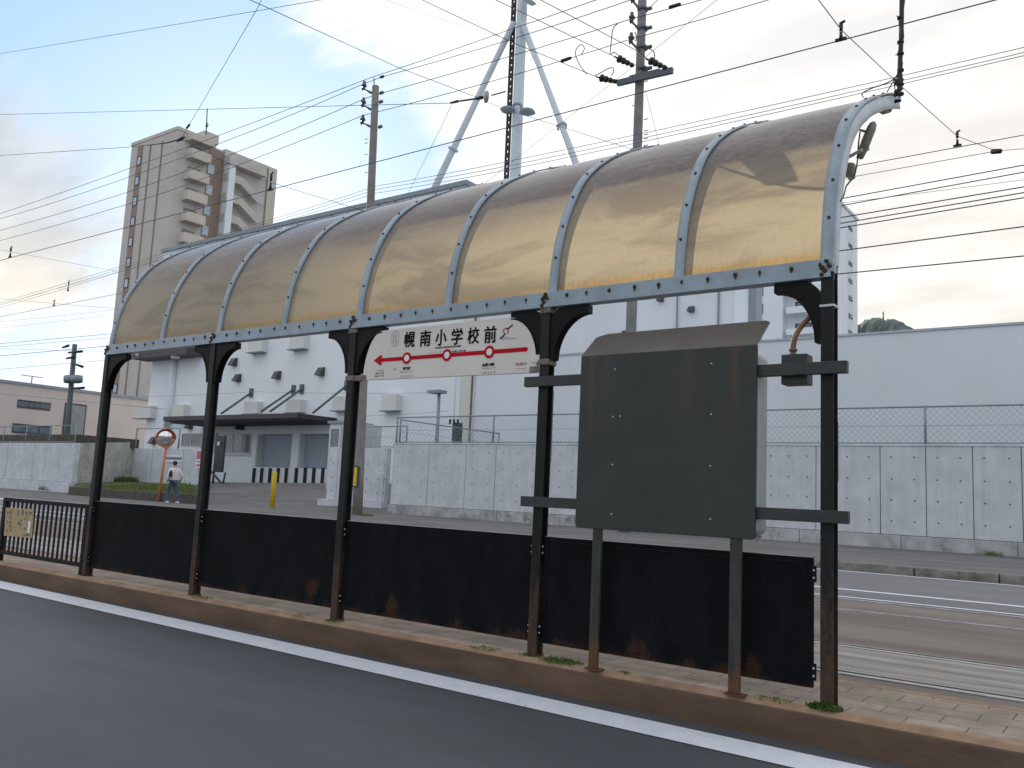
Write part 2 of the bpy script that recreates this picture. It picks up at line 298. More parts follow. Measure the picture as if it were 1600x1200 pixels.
# weathered translucent sheet
def sheet():
    m = bpy.data.materials.new('weathered_yellow_sheet'); m.use_nodes = True; t = m.node_tree
    for n in list(t.nodes):
        if n.type == 'BSDF_PRINCIPLED': t.nodes.remove(n)
    O = nd(t, 'ShaderNodeNewGeometry').outputs['Position']
    s = nd(t, 'ShaderNodeSeparateXYZ'); t.links.new(O, s.inputs[0])
    top = sstep(t, s.outputs[2], 2.42, 2.95)                       # upper part: roof shade and sky sheen painted in, with grime and crazing
    ms = nd(t, 'ShaderNodeMapping'); ms.inputs['Scale'].default_value = (1.1, 5.0, 5.0); t.links.new(O, ms.inputs[0])
    n = nd(t, 'ShaderNodeTexNoise', i_Scale=2.1, i_Detail=8.0, i_Roughness=0.66, i_Distortion=0.5); t.links.new(ms.outputs[0], n.inputs[0])
    mk = nd(t, 'ShaderNodeMapping'); mk.inputs['Scale'].default_value = (3.6, 8.0, 8.0); t.links.new(O, mk.inputs[0])
    nk = nd(t, 'ShaderNodeTexNoise', i_Scale=1.6, i_Detail=9.0, i_Roughness=0.7, i_Distortion=1.6); t.links.new(mk.outputs[0], nk.inputs[0])
    crack = mth(t, 'SUBTRACT', 1.0, sstep(t, mth(t, 'ABSOLUTE', mth(t, 'SUBTRACT', nk.outputs[0], 0.5)), 0.0, 0.05))
    low = mth(t, 'SUBTRACT', 1.0, sstep(t, s.outputs[2], 2.085, 2.20))
    nf = nd(t, 'ShaderNodeTexNoise', i_Scale=38.0, i_Detail=6.0, i_Roughness=0.7); t.links.new(O, nf.inputs[0])
    ml = nd(t, 'ShaderNodeMapping'); ml.inputs['Scale'].default_value = (16.0, 16.0, 3.0); t.links.new(O, ml.inputs[0])
    nl = nd(t, 'ShaderNodeTexNoise', i_Scale=4.0, i_Detail=6.0, i_Roughness=0.65); t.links.new(ml.outputs[0], nl.inputs[0])
    lowm = sstep(t, mth(t, 'ADD', mth(t, 'MULTIPLY', low, 0.55), mth(t, 'MULTIPLY', nf.outputs[0], 0.75)), 0.55, 0.98)
    tcol = mixc(t, lowm, (0.72, 0.60, 0.395), (0.64, 0.39, 0.12))
    tcol = mixc(t, mth(t, 'MULTIPLY', sstep(t, nl.outputs[0], 0.35, 0.7), 0.35), tcol, (0.88, 0.75, 0.50))
    grime_shade = mth(t, 'MULTIPLY', top, sstep(t, n.outputs[0], 0.30, 0.70))
    tcol = mixc(t, mth(t, 'MULTIPLY', top, 0.9), tcol, (0.125, 0.11, 0.14))  # purple shade of the roof painted into the transmitted colour
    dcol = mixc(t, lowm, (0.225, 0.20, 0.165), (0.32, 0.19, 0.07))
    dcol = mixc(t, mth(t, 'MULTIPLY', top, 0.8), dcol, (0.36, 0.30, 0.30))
    dcol = mixc(t, mth(t, 'MULTIPLY', grime_shade, 0.6), dcol, (0.145, 0.132, 0.16))
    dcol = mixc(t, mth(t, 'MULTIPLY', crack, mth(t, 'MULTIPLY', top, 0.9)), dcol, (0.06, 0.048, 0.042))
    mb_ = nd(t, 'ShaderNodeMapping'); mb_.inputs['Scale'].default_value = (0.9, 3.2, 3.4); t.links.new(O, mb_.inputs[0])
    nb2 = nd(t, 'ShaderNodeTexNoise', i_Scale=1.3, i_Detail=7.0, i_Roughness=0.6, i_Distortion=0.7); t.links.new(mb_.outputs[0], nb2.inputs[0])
    sm = sstep(t, nb2.outputs[0], 0.42, 0.66)  # dirt streaks that also paint in the shadows of wires
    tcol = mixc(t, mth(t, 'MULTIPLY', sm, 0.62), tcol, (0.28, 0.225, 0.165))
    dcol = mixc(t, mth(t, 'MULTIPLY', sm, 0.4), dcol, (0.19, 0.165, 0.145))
    df = nd(t, 'ShaderNodeBsdfDiffuse'); t.links.new(dcol, df.inputs[0])
    tr = nd(t, 'ShaderNodeBsdfTranslucent'); t.links.new(tcol, tr.inputs[0])
    gl = nd(t, 'ShaderNodeBsdfGlossy', i_Roughness=0.28); gl.inputs[0].default_value = (1, 1, 1, 1)
    bp = nd(t, 'ShaderNodeBump', i_Strength=0.35, i_Distance=0.008); t.links.new(nk.outputs[0], bp.inputs['Height'])
    for q in (df, tr, gl): t.links.new(bp.outputs[0], q.inputs['Normal'])
    m1 = nd(t, 'ShaderNodeMixShader', i_0=0.52); t.links.new(df.outputs[0], m1.inputs[1]); t.links.new(tr.outputs[0], m1.inputs[2])
    fr = nd(t, 'ShaderNodeFresnel', i_IOR=1.42)
    m2 = nd(t, 'ShaderNodeMixShader'); t.links.new(mth(t, 'MULTIPLY', fr.outputs[0], 0.55), m2.inputs[0]); t.links.new(m1.outputs[0], m2.inputs[1]); t.links.new(gl.outputs[0], m2.inputs[2])
    t.links.new(m2.outputs[0], t.nodes['Material Output'].inputs[0])
    return m
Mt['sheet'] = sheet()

# notice board back: dark olive with rust runs at three bolts
def boardmat():
    m = bpy.data.materials.new('olive_board_back'); m.use_nodes = True; t = m.node_tree; b = t.nodes['Principled BSDF']
    b.inputs['Roughness'].default_value = 0.52; b.inputs['Specular IOR Level'].default_value = 0.35
    O = nd(t, 'ShaderNodeNewGeometry').outputs['Position']
    s = nd(t, 'ShaderNodeSeparateXYZ'); t.links.new(O, s.inputs[0])
    n = nd(t, 'ShaderNodeTexNoise', i_Scale=3.2, i_Detail=8.0, i_Roughness=0.6); t.links.new(O, n.inputs[0])
    c = mixc(t, sstep(t, n.outputs[0], 0.3, 0.7), (0.030, 0.036, 0.0335), (0.041, 0.046, 0.041))
    ng = nd(t, 'ShaderNodeTexNoise', i_Scale=7.0, i_Detail=7.0, i_Roughness=0.7); t.links.new(O, ng.inputs[0])
    tot = None
    for x0, w, a, z1 in ((-1.135, 0.030, 0.62, 1.0), (-0.37, 0.032, 0.5, 1.1), (-0.60, 0.05, 0.22, 0.9), (-1.05, 0.06, 0.2, 0.9)):
        f = mth(t, 'SUBTRACT', 1.0, sstep(t, mth(t, 'ABSOLUTE', mth(t, 'ADD', mth(t, 'SUBTRACT', s.outputs[0], x0), mth(t, 'MULTIPLY', mth(t, 'SUBTRACT', ng.outputs[0], 0.5), 0.03))), 0.0, w))
        f = mth(t, 'MULTIPLY', mth(t, 'MULTIPLY', f, a), mth(t, 'MULTIPLY', sstep(t, s.outputs[2], z1, 1.78), mth(t, 'ADD', ng.outputs[0], 0.0)))
        tot = f if tot is None else mth(t, 'MAXIMUM', tot, f)
    c = mixc(t, tot, c, (0.17, 0.075, 0.025)); t.links.new(c, b.inputs['Base Color'])
    return m
Mt['board'] = boardmat()
Mt['hood'] = mat('olive_board_hood', (0.125, 0.113, 0.098), 0.45, var=0.12, vscale=5, second=(0.19, 0.105, 0.05), sec_lo=0.66, sec_hi=0.78, sec_scale=4.5)

# ------------------------------------------------------------------ mesh helpers
def tag(o, label=None, cat=None, group=None, kind=None):
    if label: o['label'] = label
    if cat: o['category'] = cat
    if group: o['group'] = group
    if kind: o['kind'] = kind
    return o
def empty(name, loc, label=None, cat=None, group=None):
    o = bpy.data.objects.new(name, None); C.objects.link(o); o.location = loc; o.empty_display_size = 0.2
    return tag(o, label, cat, group)
def wloc(o):
    v = Vector((0, 0, 0))
    while o is not None: v += o.location; o = o.parent
    return v
class MB:
    def __init__(s): s.v = []; s.f = []; s.mi = []; s.sm = []
    def add(s, vs, fs, mi=0, smooth=False):
        k = len(s.v); s.v += [Vector(p) for p in vs]
        for f in fs: s.f.append([k+i for i in f]); s.mi.append(mi); s.sm.append(smooth)
        return s
    def box(s, a, b, mi=0):
        x0, y0, z0 = (min(a[i], b[i]) for i in range(3)); x1, y1, z1 = (max(a[i], b[i]) for i in range(3))
        return s.add([(x0,y0,z0),(x1,y0,z0),(x1,y1,z0),(x0,y1,z0),(x0,y0,z1),(x1,y0,z1),(x1,y1,z1),(x0,y1,z1)],
                     [(0,3,2,1),(4,5,6,7),(0,1,5,4),(1,2,6,5),(2,3,7,6),(3,0,4,7)], mi)
    def bar(s, p, q, w, h, up=(0, 0, 1), mi=0):
        """rectangular bar from p to q, w across, h along up"""
        p, q = Vector(p), Vector(q); d = (q-p).normalized(); upv = Vector(up)
        sd = d.cross(upv).normalized(); u = sd.cross(d).normalized()
        vs = [c+sd*a*w/2+u*b*h/2 for c in (p, q) for a, b in ((-1,-1),(1,-1),(1,1),(-1,1))]
        return s.add(vs, [(3,2,1,0),(4,5,6,7),(0,1,5,4),(1,2,6,5),(2,3,7,6),(3,0,4,7)], mi)
    def tube(s, pts, r, n=8, mi=0, caps=True, smooth=True):
        pts = [Vector(p) for p in pts]; rr = r if isinstance(r, (list, tuple)) else [r]*len(pts)
        k = len(s.v); prev = None
        for i, p in enumerate(pts):
            d = (pts[min(i+1, len(pts)-1)]-pts[max(i-1, 0)]).normalized()
            if prev is None:
                a = d.cross(Vector((0, 0, 1)))
                if a.length < 1e-3: a = d.cross(Vector((1, 0, 0)))
                a.normalize()
            else:
                a = (prev - d*prev.dot(d)).normalized()
            prev = a; b = d.cross(a)
            for j in range(n):
                t = 2*math.pi*j/n; s.v.append(p + (a*math.cos(t)+b*math.sin(t))*rr[i])
        for i in range(len(pts)-1):
            for j in range(n):
                s.f.append([k+i*n+j, k+i*n+(j+1) % n, k+(i+1)*n+(j+1) % n, k+(i+1)*n+j]); s.mi.append(mi); s.sm.append(smooth)
        if caps:
            s.f.append([k+j for j in range(n)][::-1]); s.mi.append(mi); s.sm.append(False)
            s.f.append([k+(len(pts)-1)*n+j for j in range(n)]); s.mi.append(mi); s.sm.append(False)
        return s
    def prism(s, poly, d, mi=0, smooth=False):
        """polygon of 3-D points pushed along vector d"""
        d = Vector(d); n = len(poly); vs = [Vector(p) for p in poly]+[Vector(p)+d for p in poly]
        fs = [tuple(range(n))[::-1], tuple(range(n, 2*n))]
        s.add(vs, fs, mi); k = len(s.v)-2*n
        for i in range(n):
            j = (i+1) % n; s.f.append([k+i, k+j, k+n+j, k+n+i]); s.mi.append(mi); s.sm.append(smooth)
        return s
    def strip(s, profs, mi=0, smooth=False, close=False):
        """loft of equally long point rows"""
        n = len(profs[0]); k = len(s.v)
        for r in profs: s.v += [Vector(p) for p in r]
        m = n if close else n-1
        for i in range(len(profs)-1):
            for j in range(m):
                a, b = j, (j+1) % n
                s.f.append([k+i*n+a, k+i*n+b, k+(i+1)*n+b, k+(i+1)*n+a]); s.mi.append(mi); s.sm.append(smooth)
        return s
    def disc(s, c, nrm, r, d=0.003, n=10, mi=0):
        nrm = Vector(nrm).normalized(); c = Vector(c)
        return s.tube([c, c+nrm*d], r, n, mi, True, False)
    def quad(s, a, b, c, d, mi=0): return s.add([a, b, c, d], [(0, 1, 2, 3)], mi)
    def build(s, name, mats, parent=None, loc=None, bevel=0.0, recalc=True):
        if not isinstance(mats, (list, tuple)): mats = [mats]
        me = bpy.data.meshes.new(name)
        if parent is not None: org = wloc(parent); lo = Vector((0, 0, 0))
        else:
            if loc is None:
                xs = [p.x for p in s.v]; ys = [p.y for p in s.v]; zs = [p.z for p in s.v]
                loc = ((min(xs)+max(xs))/2, (min(ys)+max(ys))/2, min(zs))
            org = Vector(loc); lo = org
        me.from_pydata([p-org for p in s.v], [], s.f)
        for m in mats: me.materials.append(m)
        for i, p in enumerate(me.polygons): p.material_index = s.mi[i]; p.use_smooth = s.sm[i]
        me.update()
        if recalc:
            import bmesh
            bm = bmesh.new(); bm.from_mesh(me); bmesh.ops.recalc_face_normals(bm, faces=bm.faces); bm.to_mesh(me); bm.free()
        o = bpy.data.objects.new(name, me); C.objects.link(o); o.location = lo
        if parent is not None: o.parent = parent
        if bevel:
            b = o.modifiers.new('bevel', 'BEVEL'); b.width = bevel; b.segments = 2; b.limit_method = 'ANGLE'; b.angle_limit = math.radians(40)
        return o
def copy_tree(o, parent=None):
    c = o.copy(); C.objects.link(c)
    if parent is not None: c.parent = parent
    for ch in o.children: copy_tree(ch, c)
    return c
def interp(pts, n):
    """Catmull-Rom through pts"""
    out = []; pts = [Vector(p) for p in pts]
    for i in range(len(pts)-1):
        p0, p1, p2, p3 = pts[max(i-1, 0)], pts[i], pts[i+1], pts[min(i+2, len(pts)-1)]
        for k_ in range(n):
            t = k_/n
            out.append(0.5*((2*p1)+(p2-p0)*t+(2*p0-5*p1+4*p2-p3)*t*t+(3*p1-p0-3*p2+p3)*t**3))
    out.append(pts[-1]); return out
def text_mesh(body, size, bold=0.0, sx=1.0):
    """flat lettering; returns (verts, faces) in its own x-y plane, centred"""
    cu = bpy.data.curves.new('lettering', 'FONT'); cu.body = body; cu.size = size; cu.align_x = 'CENTER'; cu.align_y = 'CENTER'
    cu.offset = bold; cu.resolution_u = 3
    o = bpy.data.objects.new('lettering', cu); C.objects.link(o)
    dg = bpy.context.evaluated_depsgraph_get(); me = bpy.data.meshes.new_from_object(o.evaluated_get(dg))
    vs = [Vector((v.co.x*sx, v.co.y, 0)) for v in me.vertices]; fs = [tuple(p.vertices) for p in me.polygons]
    bpy.data.objects.remove(o); bpy.data.curves.remove(cu); bpy.data.meshes.remove(me)
    return vs, fs
def put_text(mb, body, size, c, bold=0.0, sx=1.0, mi=0, fit=None):
    """lettering standing upright facing -y at c (x, y, z); fit = (width, height) to squeeze into"""
    vs, fs = text_mesh(body, size, bold, sx)
    if not vs: return
    x0, x1 = min(v.x for v in vs), max(v.x for v in vs); y0, y1 = min(v.y for v in vs), max(v.y for v in vs)
    fx = fz = 1.0
    if fit: fx = fit[0]/max(x1-x0, 1e-6); fz = fit[1]/max(y1-y0, 1e-6)
    cx, cz = (x0+x1)/2, (y0+y1)/2
    mb.add([(c[0]+(v.x-cx)*fx, c[1], c[2]+(v.y-cz)*fz) for v in vs], fs, mi)

# ================================================================== THE SETTING
ZP = 0.15                                   # platform height above the road
g = MB(); g.quad((-900, -300, -0.03), (900, -300, -0.03), (900, 1500, -0.03), (-900, 1500, -0.03))
tag(g.build('ground', Mt['earth'], recalc=False), kind='structure')
r = MB(); r.quad((-160, -9, 0), (60, -9, 0), (60, 0.3, 0), (-160, 0.3, 0)); tag(r.build('road', Mt['asphalt'], recalc=False), kind='structure')
r = MB(); r.quad((-160, 0.5, 0.002), (60, 0.5, 0.002), (60, 6.74, 0.002), (-160, 6.74, 0.002)); tag(r.build('track_bed', Mt['trackbed'], recalc=False), kind='structure')
r = MB(); r.quad((-160, 6.74, -0.001), (60, 6.74, -0.001), (60, 11.8, -0.001), (-160, 11.8, -0.001)); tag(r.build('road', Mt['asphalt_far'], recalc=False), kind='structure')
r = MB()
def lineq(x0, x1, ya, yb, z=0.004, sl=0.0):
    n = 40
    for i in range(n):
        a, b = x0+(x1-x0)*i/n, x0+(x1-x0)*(i+1)/n
        r.quad((a, ya+sl*a, z), (b, ya+sl*b, z), (b, yb+sl*b, z), (a, yb+sl*a, z))
lineq(-16, 8, -0.405, -0.18, sl=-0.0115)
o = r.build('road_marking', Mt['line'], recalc=False); tag(o, kind='structure')
r = MB(); lineq(-90, 30, 7.70, 7.86, 0.003); lineq(-90, 30, 11.28, 11.42, 0.003); lineq(-90, 30, 6.66, 6.76, 0.007)
tag(r.build('road_marking', Mt['line'], recalc=False), kind='structure')
# rounded white nose marking far down the street
r = MB(); c0 = P(38, 782, z=0.004); pts = [c0+Vector((-9*0.5+4.6*math.cos(t), 0.55*math.sin(t), 0)) for t in [math.pi*2*i/28 for i in range(28)]]
r.add(pts, [tuple(range(28))]); tag(r.build('road_marking', Mt['line'], recalc=False), kind='structure')
# scuffed concrete between the near rails
r = MB(); r.quad((-160, 1.84, 0.006), (60, 1.84, 0.006), (60, 2.83, 0.006), (-160, 2.83, 0.006)); tag(r.build('track_bed', Mt['trackinner'], recalc=False), kind='structure')
# platform: block paving with brown painted edge stones
X0, X1 = -15.0, 9.0
pl = MB(); pl.quad((X0, 0.0, ZP), (X1, 0.0, ZP), (X1, 0.65, ZP), (X0, 0.65, ZP)); platform = pl.build('platform', Mt['paving'], recalc=False); tag(platform, kind='structure')
k = MB(); k.prism([(X0, -0.035, -0.02), (X0, -0.045, ZP-0.022), (X0, -0.02, ZP+0.003), (X0, 0.025, ZP+0.003), (X0, 0.025, -0.02)], (X1-X0, 0, 0))
for i, f in enumerate(k.f):
    zs = [k.v[j].z for j in f]
    if min(zs) > ZP-0.03: k.mi[i] = 1
kerb = k.build('kerb', [Mt['kerbside'], Mt['kerbtop']], platform); kerb.modifiers.new('bevel', 'BEVEL').width = 0.004
k = MB(); k.box((X0, 0.645, -0.02), (X1, 0.725, ZP+0.002)); k.build('kerb', Mt['kerbtop'], platform, bevel=0.006)
# rails
def rail(y, lab):
    t = empty('tram_rail', (-40, y, 0), lab, 'rail')
    m = MB(); m.box((-120, y-0.028, -0.05), (40, y+0.028, 0.012)); m.build('rail_head', Mt['rail'], t, bevel=0.004)
    m = MB(); m.box((-120, y+0.0285, -0.06), (40, y+0.075, 0.0085)); m.build('groove', Mt['groove'], t)
    m = MB(); m.box((-120, y+0.076, -0.05), (40, y+0.10, 0.011)); m.build('guard_lip', Mt['rail'], t)
rail(1.74, 'shiny steel tram rail nearest the block paved platform')
rail(2.86, 'steel tram rail on the far side of the scuffed pale concrete strip')
rail(5.32, 'pale tram rail alone in the middle of the brown track bed')
rail(6.44, 'steel tram rail beside the white line and far traffic lane')

# far pavement: rises into the loading yard on the left
def ground_h(x, y):
    base = 0.12
    t = min(1, max(0, (-23.5-x)/4.0)); base = base*(1-t)+0.02*t
    ry = min(1, max(0, (y-18.5)/14.0)); rx = min(1, max(0, (-21-x)/4.0))
    return base + rx*ry*ry*(3-2*ry)*(0.98+max(0, (x+48)*0.026))
g = MB(); xs = [-160+i*2.0 for i in range(60)]+[-40+i*0.8 for i in range(101)]; ys = [11.78, 12.4, 14, 16, 17, 18, 19, 20, 21, 22, 23, 24, 25, 26, 27, 28, 29, 30, 31, 32, 33, 34.5]
k0 = 0; nx = len(xs); vs = [(x, y, ground_h(x, y)) for y in ys for x in xs]
g.add(vs, [(j*nx+i, j*nx+i+1, (j+1)*nx+i+1, (j+1)*nx+i) for j in range(len(ys)-1) for i in range(nx-1)], 0, True)
tag(g.build('pavement', Mt['pavement'], recalc=False), kind='structure')
k = MB(); x = -22.6
while x < 24:
    k.box((x, 11.56, -0.03), (x+1.19, 11.785, 0.145)); x += 1.21
tag(k.build('kerb', Mt['kerbstone'], bevel=0.02), kind='structure')
k = MB(); k.box((-120, 11.58, -0.03), (-22.62, 11.785, 0.05)); tag(k.build('kerb', Mt['kerbstone'], bevel=0.01), kind='structure')
# wooded hill with tiny mast
def hillshape(x):
    pts = [(-170, 96), (-152, 101), (-140, 103), (-134, 105.5), (-129, 108.2), (-122, 109.4), (-116, 107.5), (-111, 107.2), (-104, 102), (-96, 97.5), (-86, 92), (-60, 78), (-20, 60), (60, 40)]
    for (a, b), (c, d) in zip(pts, pts[1:]):
        if a <= x <= c: return b+(d-b)*(x-a)/(c-a)
    return 60
h = MB(); rows = []
for j, (dy, fz) in enumerate(((-60, 0.0), (-45, 0.45), (-25, 0.8), (-8, 0.96), (0, 1.0), (20, 0.9), (80, 0.2))):
    rows.append([(x_, 500+dy+random.uniform(-3, 3), hillshape(x_)*fz+(random.uniform(-0.45, 0.6) if 0 < fz else 0)) for x_ in [-170+i*1.6 for i in range(144)]])
h.strip(rows, smooth=False); tag(h.build('hill', Mt['hillm']), kind='structure')
h = MB(); a0 = P(1380, 500, y=500); h.tube([a0-Vector((0, 0, 2)), P(1380, 487, y=500)], [0.55, 0.35], 6)
tag(h.build('hill_mast', Mt['steel']), 'tiny dark aerial mast standing on top of the distant wooded hill', 'mast')

# ================================================================== THE SHELTER
S = 1.5073
PX = [-4*S+0.0, -3*S, -2*S, -S, 0.0]        # left front edge of each post
PW, PD = 0.056, 0.066
BZ0, BZ1 = 2.000, 2.086                     # fascia beam
shelter = empty('tram_shelter', (-2*S, 0.1, ZP), 'long tram stop shelter with curved yellowed plastic roof on five black posts', 'shelter')
for i, x in enumerate(PX):
    m = MB(); zt = BZ1-0.02
    m.box((x, 0.0, ZP), (x+PW, 0.009, zt)); m.box((x, PD-0.009, ZP), (x+PW, PD, zt)); m.box((x+PW/2-0.005, 0.0095, ZP), (x+PW/2+0.005, PD-0.0095, zt))
    m.box((x-0.004, -0.004, ZP), (x+PW+0.004, PD+0.004, ZP+0.012))
    po = m.build('post', Mt['post'], shelter, bevel=0.002)
    if i in (3, 4):     # patch of brighter green paint left on the back flange
        z0, z1 = (1.16, 1.55) if i == 3 else (1.10, 1.36)
        q = MB(); q.box((x+PW+0.0005, PD-0.010, z0), (x+PW+0.002, PD+0.001, z1)); q.build('paint_patch', Mt['teal'], po)
    if i in (2, 3):
        for zc in ((1.985, 1.70) if i == 3 else (1.985, 1.675)):
            q = MB(); q.box((x-0.008, -0.008, zc-0.016), (x+PW+0.008, PD+0.008, zc+0.016)); q.build('clamp_band', Mt['clamp'], po, bevel=0.003)
    if i == 4:
        q = MB(); q.box((x-0.004, -0.004, 1.868), (x+PW+0.004, PD+0.004, 1.878)); q.build('clamp_band', Mt['framelt'], po)
# curved brackets
def bracket(px, sgn, rx, rz, th, dy=0.05):
    """quarter-round arm from the post to the beam"""
    xo = px if sgn < 0 else px+PW
    top = BZ0-0.004; out, inn = [], []
    n = 14
    for j in range(n+1):
        t = j/n*math.pi/2          # 0: at the post foot, 90: at the beam end
        out.append((xo+sgn*(rx-rx*math.cos(t)+0.0), top-rz+rz*math.sin(t)*0.82-0.0))
        inn.append((xo+sgn*(rx-(rx+0.0)*math.cos(t)), 0))
    lower = [(xo+sgn*(0.028+(rx-0.028)*(1-math.cos(j/n*math.pi/2))), top-rz+(rz-0.042)*math.sin(j/n*math.pi/2)) for j in range(n+1)]
    upper = []
    for j in range(n+1):
        t = j/n*math.pi/2
        a, b = lower[j]
        # normal offset towards the post/beam corner
        nx_, nz_ = -math.cos(t)*th, math.sin(t)*th
        ux, uz = a+sgn*nx_, b+nz_
        ux = max(ux, xo) if sgn > 0 else min(ux, xo)
        upper.append((ux, min(uz, top)))
    m = MB(); y0, y1 = 0.008, 0.008+dy
    rows = [[(a, y0, b), (a, y1, b), (c, y1, d), (c, y0, d)] for (a, b), (c, d) in zip(lower, upper)]
    m.strip(rows, close=True); m.add(rows[0], [(0, 1, 2, 3)]); m.add(rows[-1], [(0, 1, 2, 3)])
    # thin flange along the lower curve
    fl = [[(a, y0-0.004, b), (a, y1+0.004, b), (a+sgn*-0.006, y1+0.004, b+0.008), (a+sgn*-0.006, y0-0.004, b+0.008)] for a, b in lower]
    m.strip(fl, close=True)
    m.build('bracket', Mt['bracket'], shelter)
for i, x in enumerate(PX):
    th_ = (0.15, 0.15, 0.122, 0.108, 0.098)[i]
    if i > 0: bracket(x, -1, 0.215, 0.285, th_)
    if i < 4: bracket(x, 1, 0.235 if i else 0.27, 0.285, th_)
# fascia beam: upper flat band, lower lip, bolts with rust runs
BX0, BX1 = -6.005, 0.055
m = MB(); m.box((BX0, -0.006, BZ0+0.024), (BX1, 0.05, BZ1)); m.box((BX0-0.005, -0.013, BZ0), (BX1-0.01, 0.055, BZ0+0.0235)); m.box((BX0, -0.010, BZ0+0.0236), (BX1-0.012, -0.0062, BZ0+0.029))
beam = m.build('fascia_beam', Mt['galv'], shelter, bevel=0.0015)
m = MB(); st = MB(); rnd = random.Random(3)
bolts = []
def bolt(c, n_, r_, d_):
    if not bolts:
        q_ = MB(); q_.disc((0, 0, 0), (0, -1, 0), 0.008, 0.009, 7); b_ = q_.build('bolt', Mt['bolt'], None, loc=(0, 0, 0))
    else:
        b_ = bolts[0].copy(); C.objects.link(b_)
    b_.parent = beam; b_.location = Vector(c)-wloc(beam); b_.scale = (r_/0.008, 1, r_/0.008); bolts.append(b_)
nb = 45
for j in range(nb):
    x = BX0+0.05+(BX1-BX0-0.1)*j/(nb-1)+rnd.uniform(-0.012, 0.012); zc = BZ0+0.054+rnd.uniform(-0.003, 0.003); q = rnd.random()
    rr = 0.0058+0.0024*(q > 0.6)
    bolt((x, -0.006, zc), 0, rr, 0)
    hw = rr*rnd.uniform(0.9, 1.5); hl = rnd.uniform(0.012, 0.03)
    st.add([(x-hw, -0.0066, zc+0.006), (x-hw*0.7, -0.0066, zc+0.013), (x+hw*0.6, -0.0066, zc+0.014), (x+hw, -0.0066, zc+0.004), (x+hw*0.35, -0.0066, max(zc-hl, BZ0+0.03)), (x-hw*0.3, -0.0066, max(zc-hl*0.9, BZ0+0.03))], [(0, 1, 2, 3, 4, 5)])
for i in range(5):     # rusted splice at each post
    x = PX[i]+0.026
    if i in (0, 4): x += 0.012 if i == 0 else -0.0
    for dx, dz in ((-0.016, 0.046), (0.012, 0.05), (-0.004, 0.028), (0.002, 0.072), (-0.018, 0.012)):
        bolt((x+dx, -0.010, BZ0+dz), 0, 0.0085, 0)
        a = [(x+dx+rnd.uniform(0.7, 1.5)*0.011*math.cos(t), -0.0072 if dz > 0.03 else -0.0138, BZ0+dz+rnd.uniform(0.7, 1.5)*0.011*math.sin(t)) for t in [math.pi*2*k_/8 for k_ in range(8)]]
        st.add(a, [tuple(range(8))])
st.build('rust_stain', Mt['ruststain'], beam, recalc=False)
# roof profile in the y-z plane
PROF = interp([Vector((0, y, z)) for y, z in ((0.020, 2.075), (0.038, 2.25), (0.082, 2.44), (0.17, 2.64), (0.295, 2.825), (0.495, 2.995), (0.735, 3.14), (1.03, 3.285), (1.30, 3.395))], 5)
def pnorm(i):
    a, b = PROF[max(i-1, 0)], PROF[min(i+1, len(PROF)-1)]; d = (b-a).normalized()
    return Vector((0, -d.z, d.y))          # outward (towards the road, up)
RX = [-5.975+0.7534*i for i in range(9)]; RX[0] = -5.985; RX[8] = 0.022
for i in range(8):
    m = MB(); a, b = RX[i]+0.004, RX[i+1]-0.004; rows_o, rows_i = [], []
    nxs = 5
    for j, p in enumerate(PROF):
        nrm = pnorm(j)
        rows_o.append([Vector((a+(b-a)*t/nxs, p.y, p.z))-nrm*(0.010-0.004*math.sin(math.pi*t/nxs)) for t in range(nxs+1)])
    m.strip(rows_o, smooth=True)
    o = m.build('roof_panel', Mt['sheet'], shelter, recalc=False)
for i, x in enumerate(RX):
    end = i in (0, 8); w = 0.052 if not end else 0.058
    m = MB(); top, side = [], []
    x0 = x-w/2; x1 = x+w/2
    ou, ol = 0.004, -0.006
    dp = 0.085 if i == 8 else 0.045
    rows, web = [], []
    for j, p in enumerate(PROF):
        nrm = pnorm(j); b = Vector((0, p.y, p.z))
        A = b+nrm*ou; B = b+nrm*ol; D = b-nrm*dp; E = b-nrm*0.012
        rows.append([(x0, A.y, A.z), (x1, A.y, A.z), (x1, B.y, B.z), (x0, B.y, B.z)])
        wx0, wx1 = (x1-0.008, x1-0.001) if i == 8 else ((x0+0.001, x0+0.008) if i == 0 else (x-0.018, x+0.018))
        web.append([(wx0, E.y, E.z), (wx1, E.y, E.z), (wx1, D.y, D.z), (wx0, D.y, D.z)])
    for R_, mi in ((rows, 0), (web, 2 if i == 8 else 0)):
        m.strip(R_, mi, True, True); m.add(R_[0], [(0, 1, 2, 3)], mi); m.add(R_[-1], [(0, 1, 2, 3)], mi)
    tot = 0
    for j in range(2, len(PROF)-1):
        tot += (PROF[j]-PROF[j-1]).length
        if tot > 0.185:
            tot = 0; p = PROF[j]; nrm = pnorm(j); c = Vector((x+rnd.uniform(-0.005, 0.005), p.y, p.z))+nrm*ou
            m.disc(c, nrm, 0.0075, 0.007, 7, 1)
            if rnd.random() > 0.3: m.disc(c+Vector((0, 0, -0.008)), nrm, 0.010, 0.0012, 8, 1)
    m.build('rib', [Mt['galv'], Mt['bolt'], Mt['galv_light']], shelter)
# rear eave tube and a strip added for its shade
m = MB(); e = PROF[-1]; m.tube([(BX0, e.y+0.01, e.z-0.02), (BX1, e.y+0.01, e.z-0.02)], 0.026, 10); m.build('eave_tube', Mt['galv'], shelter)
m = MB(); m.box((BX0+0.02, e.y-0.02, e.z-0.105), (-0.42, e.y+0.04, e.z-0.045)); m.build('added_shade_strip', Mt['galv'], shelter)  # unseen strip added to lower the shade edge on the sheet
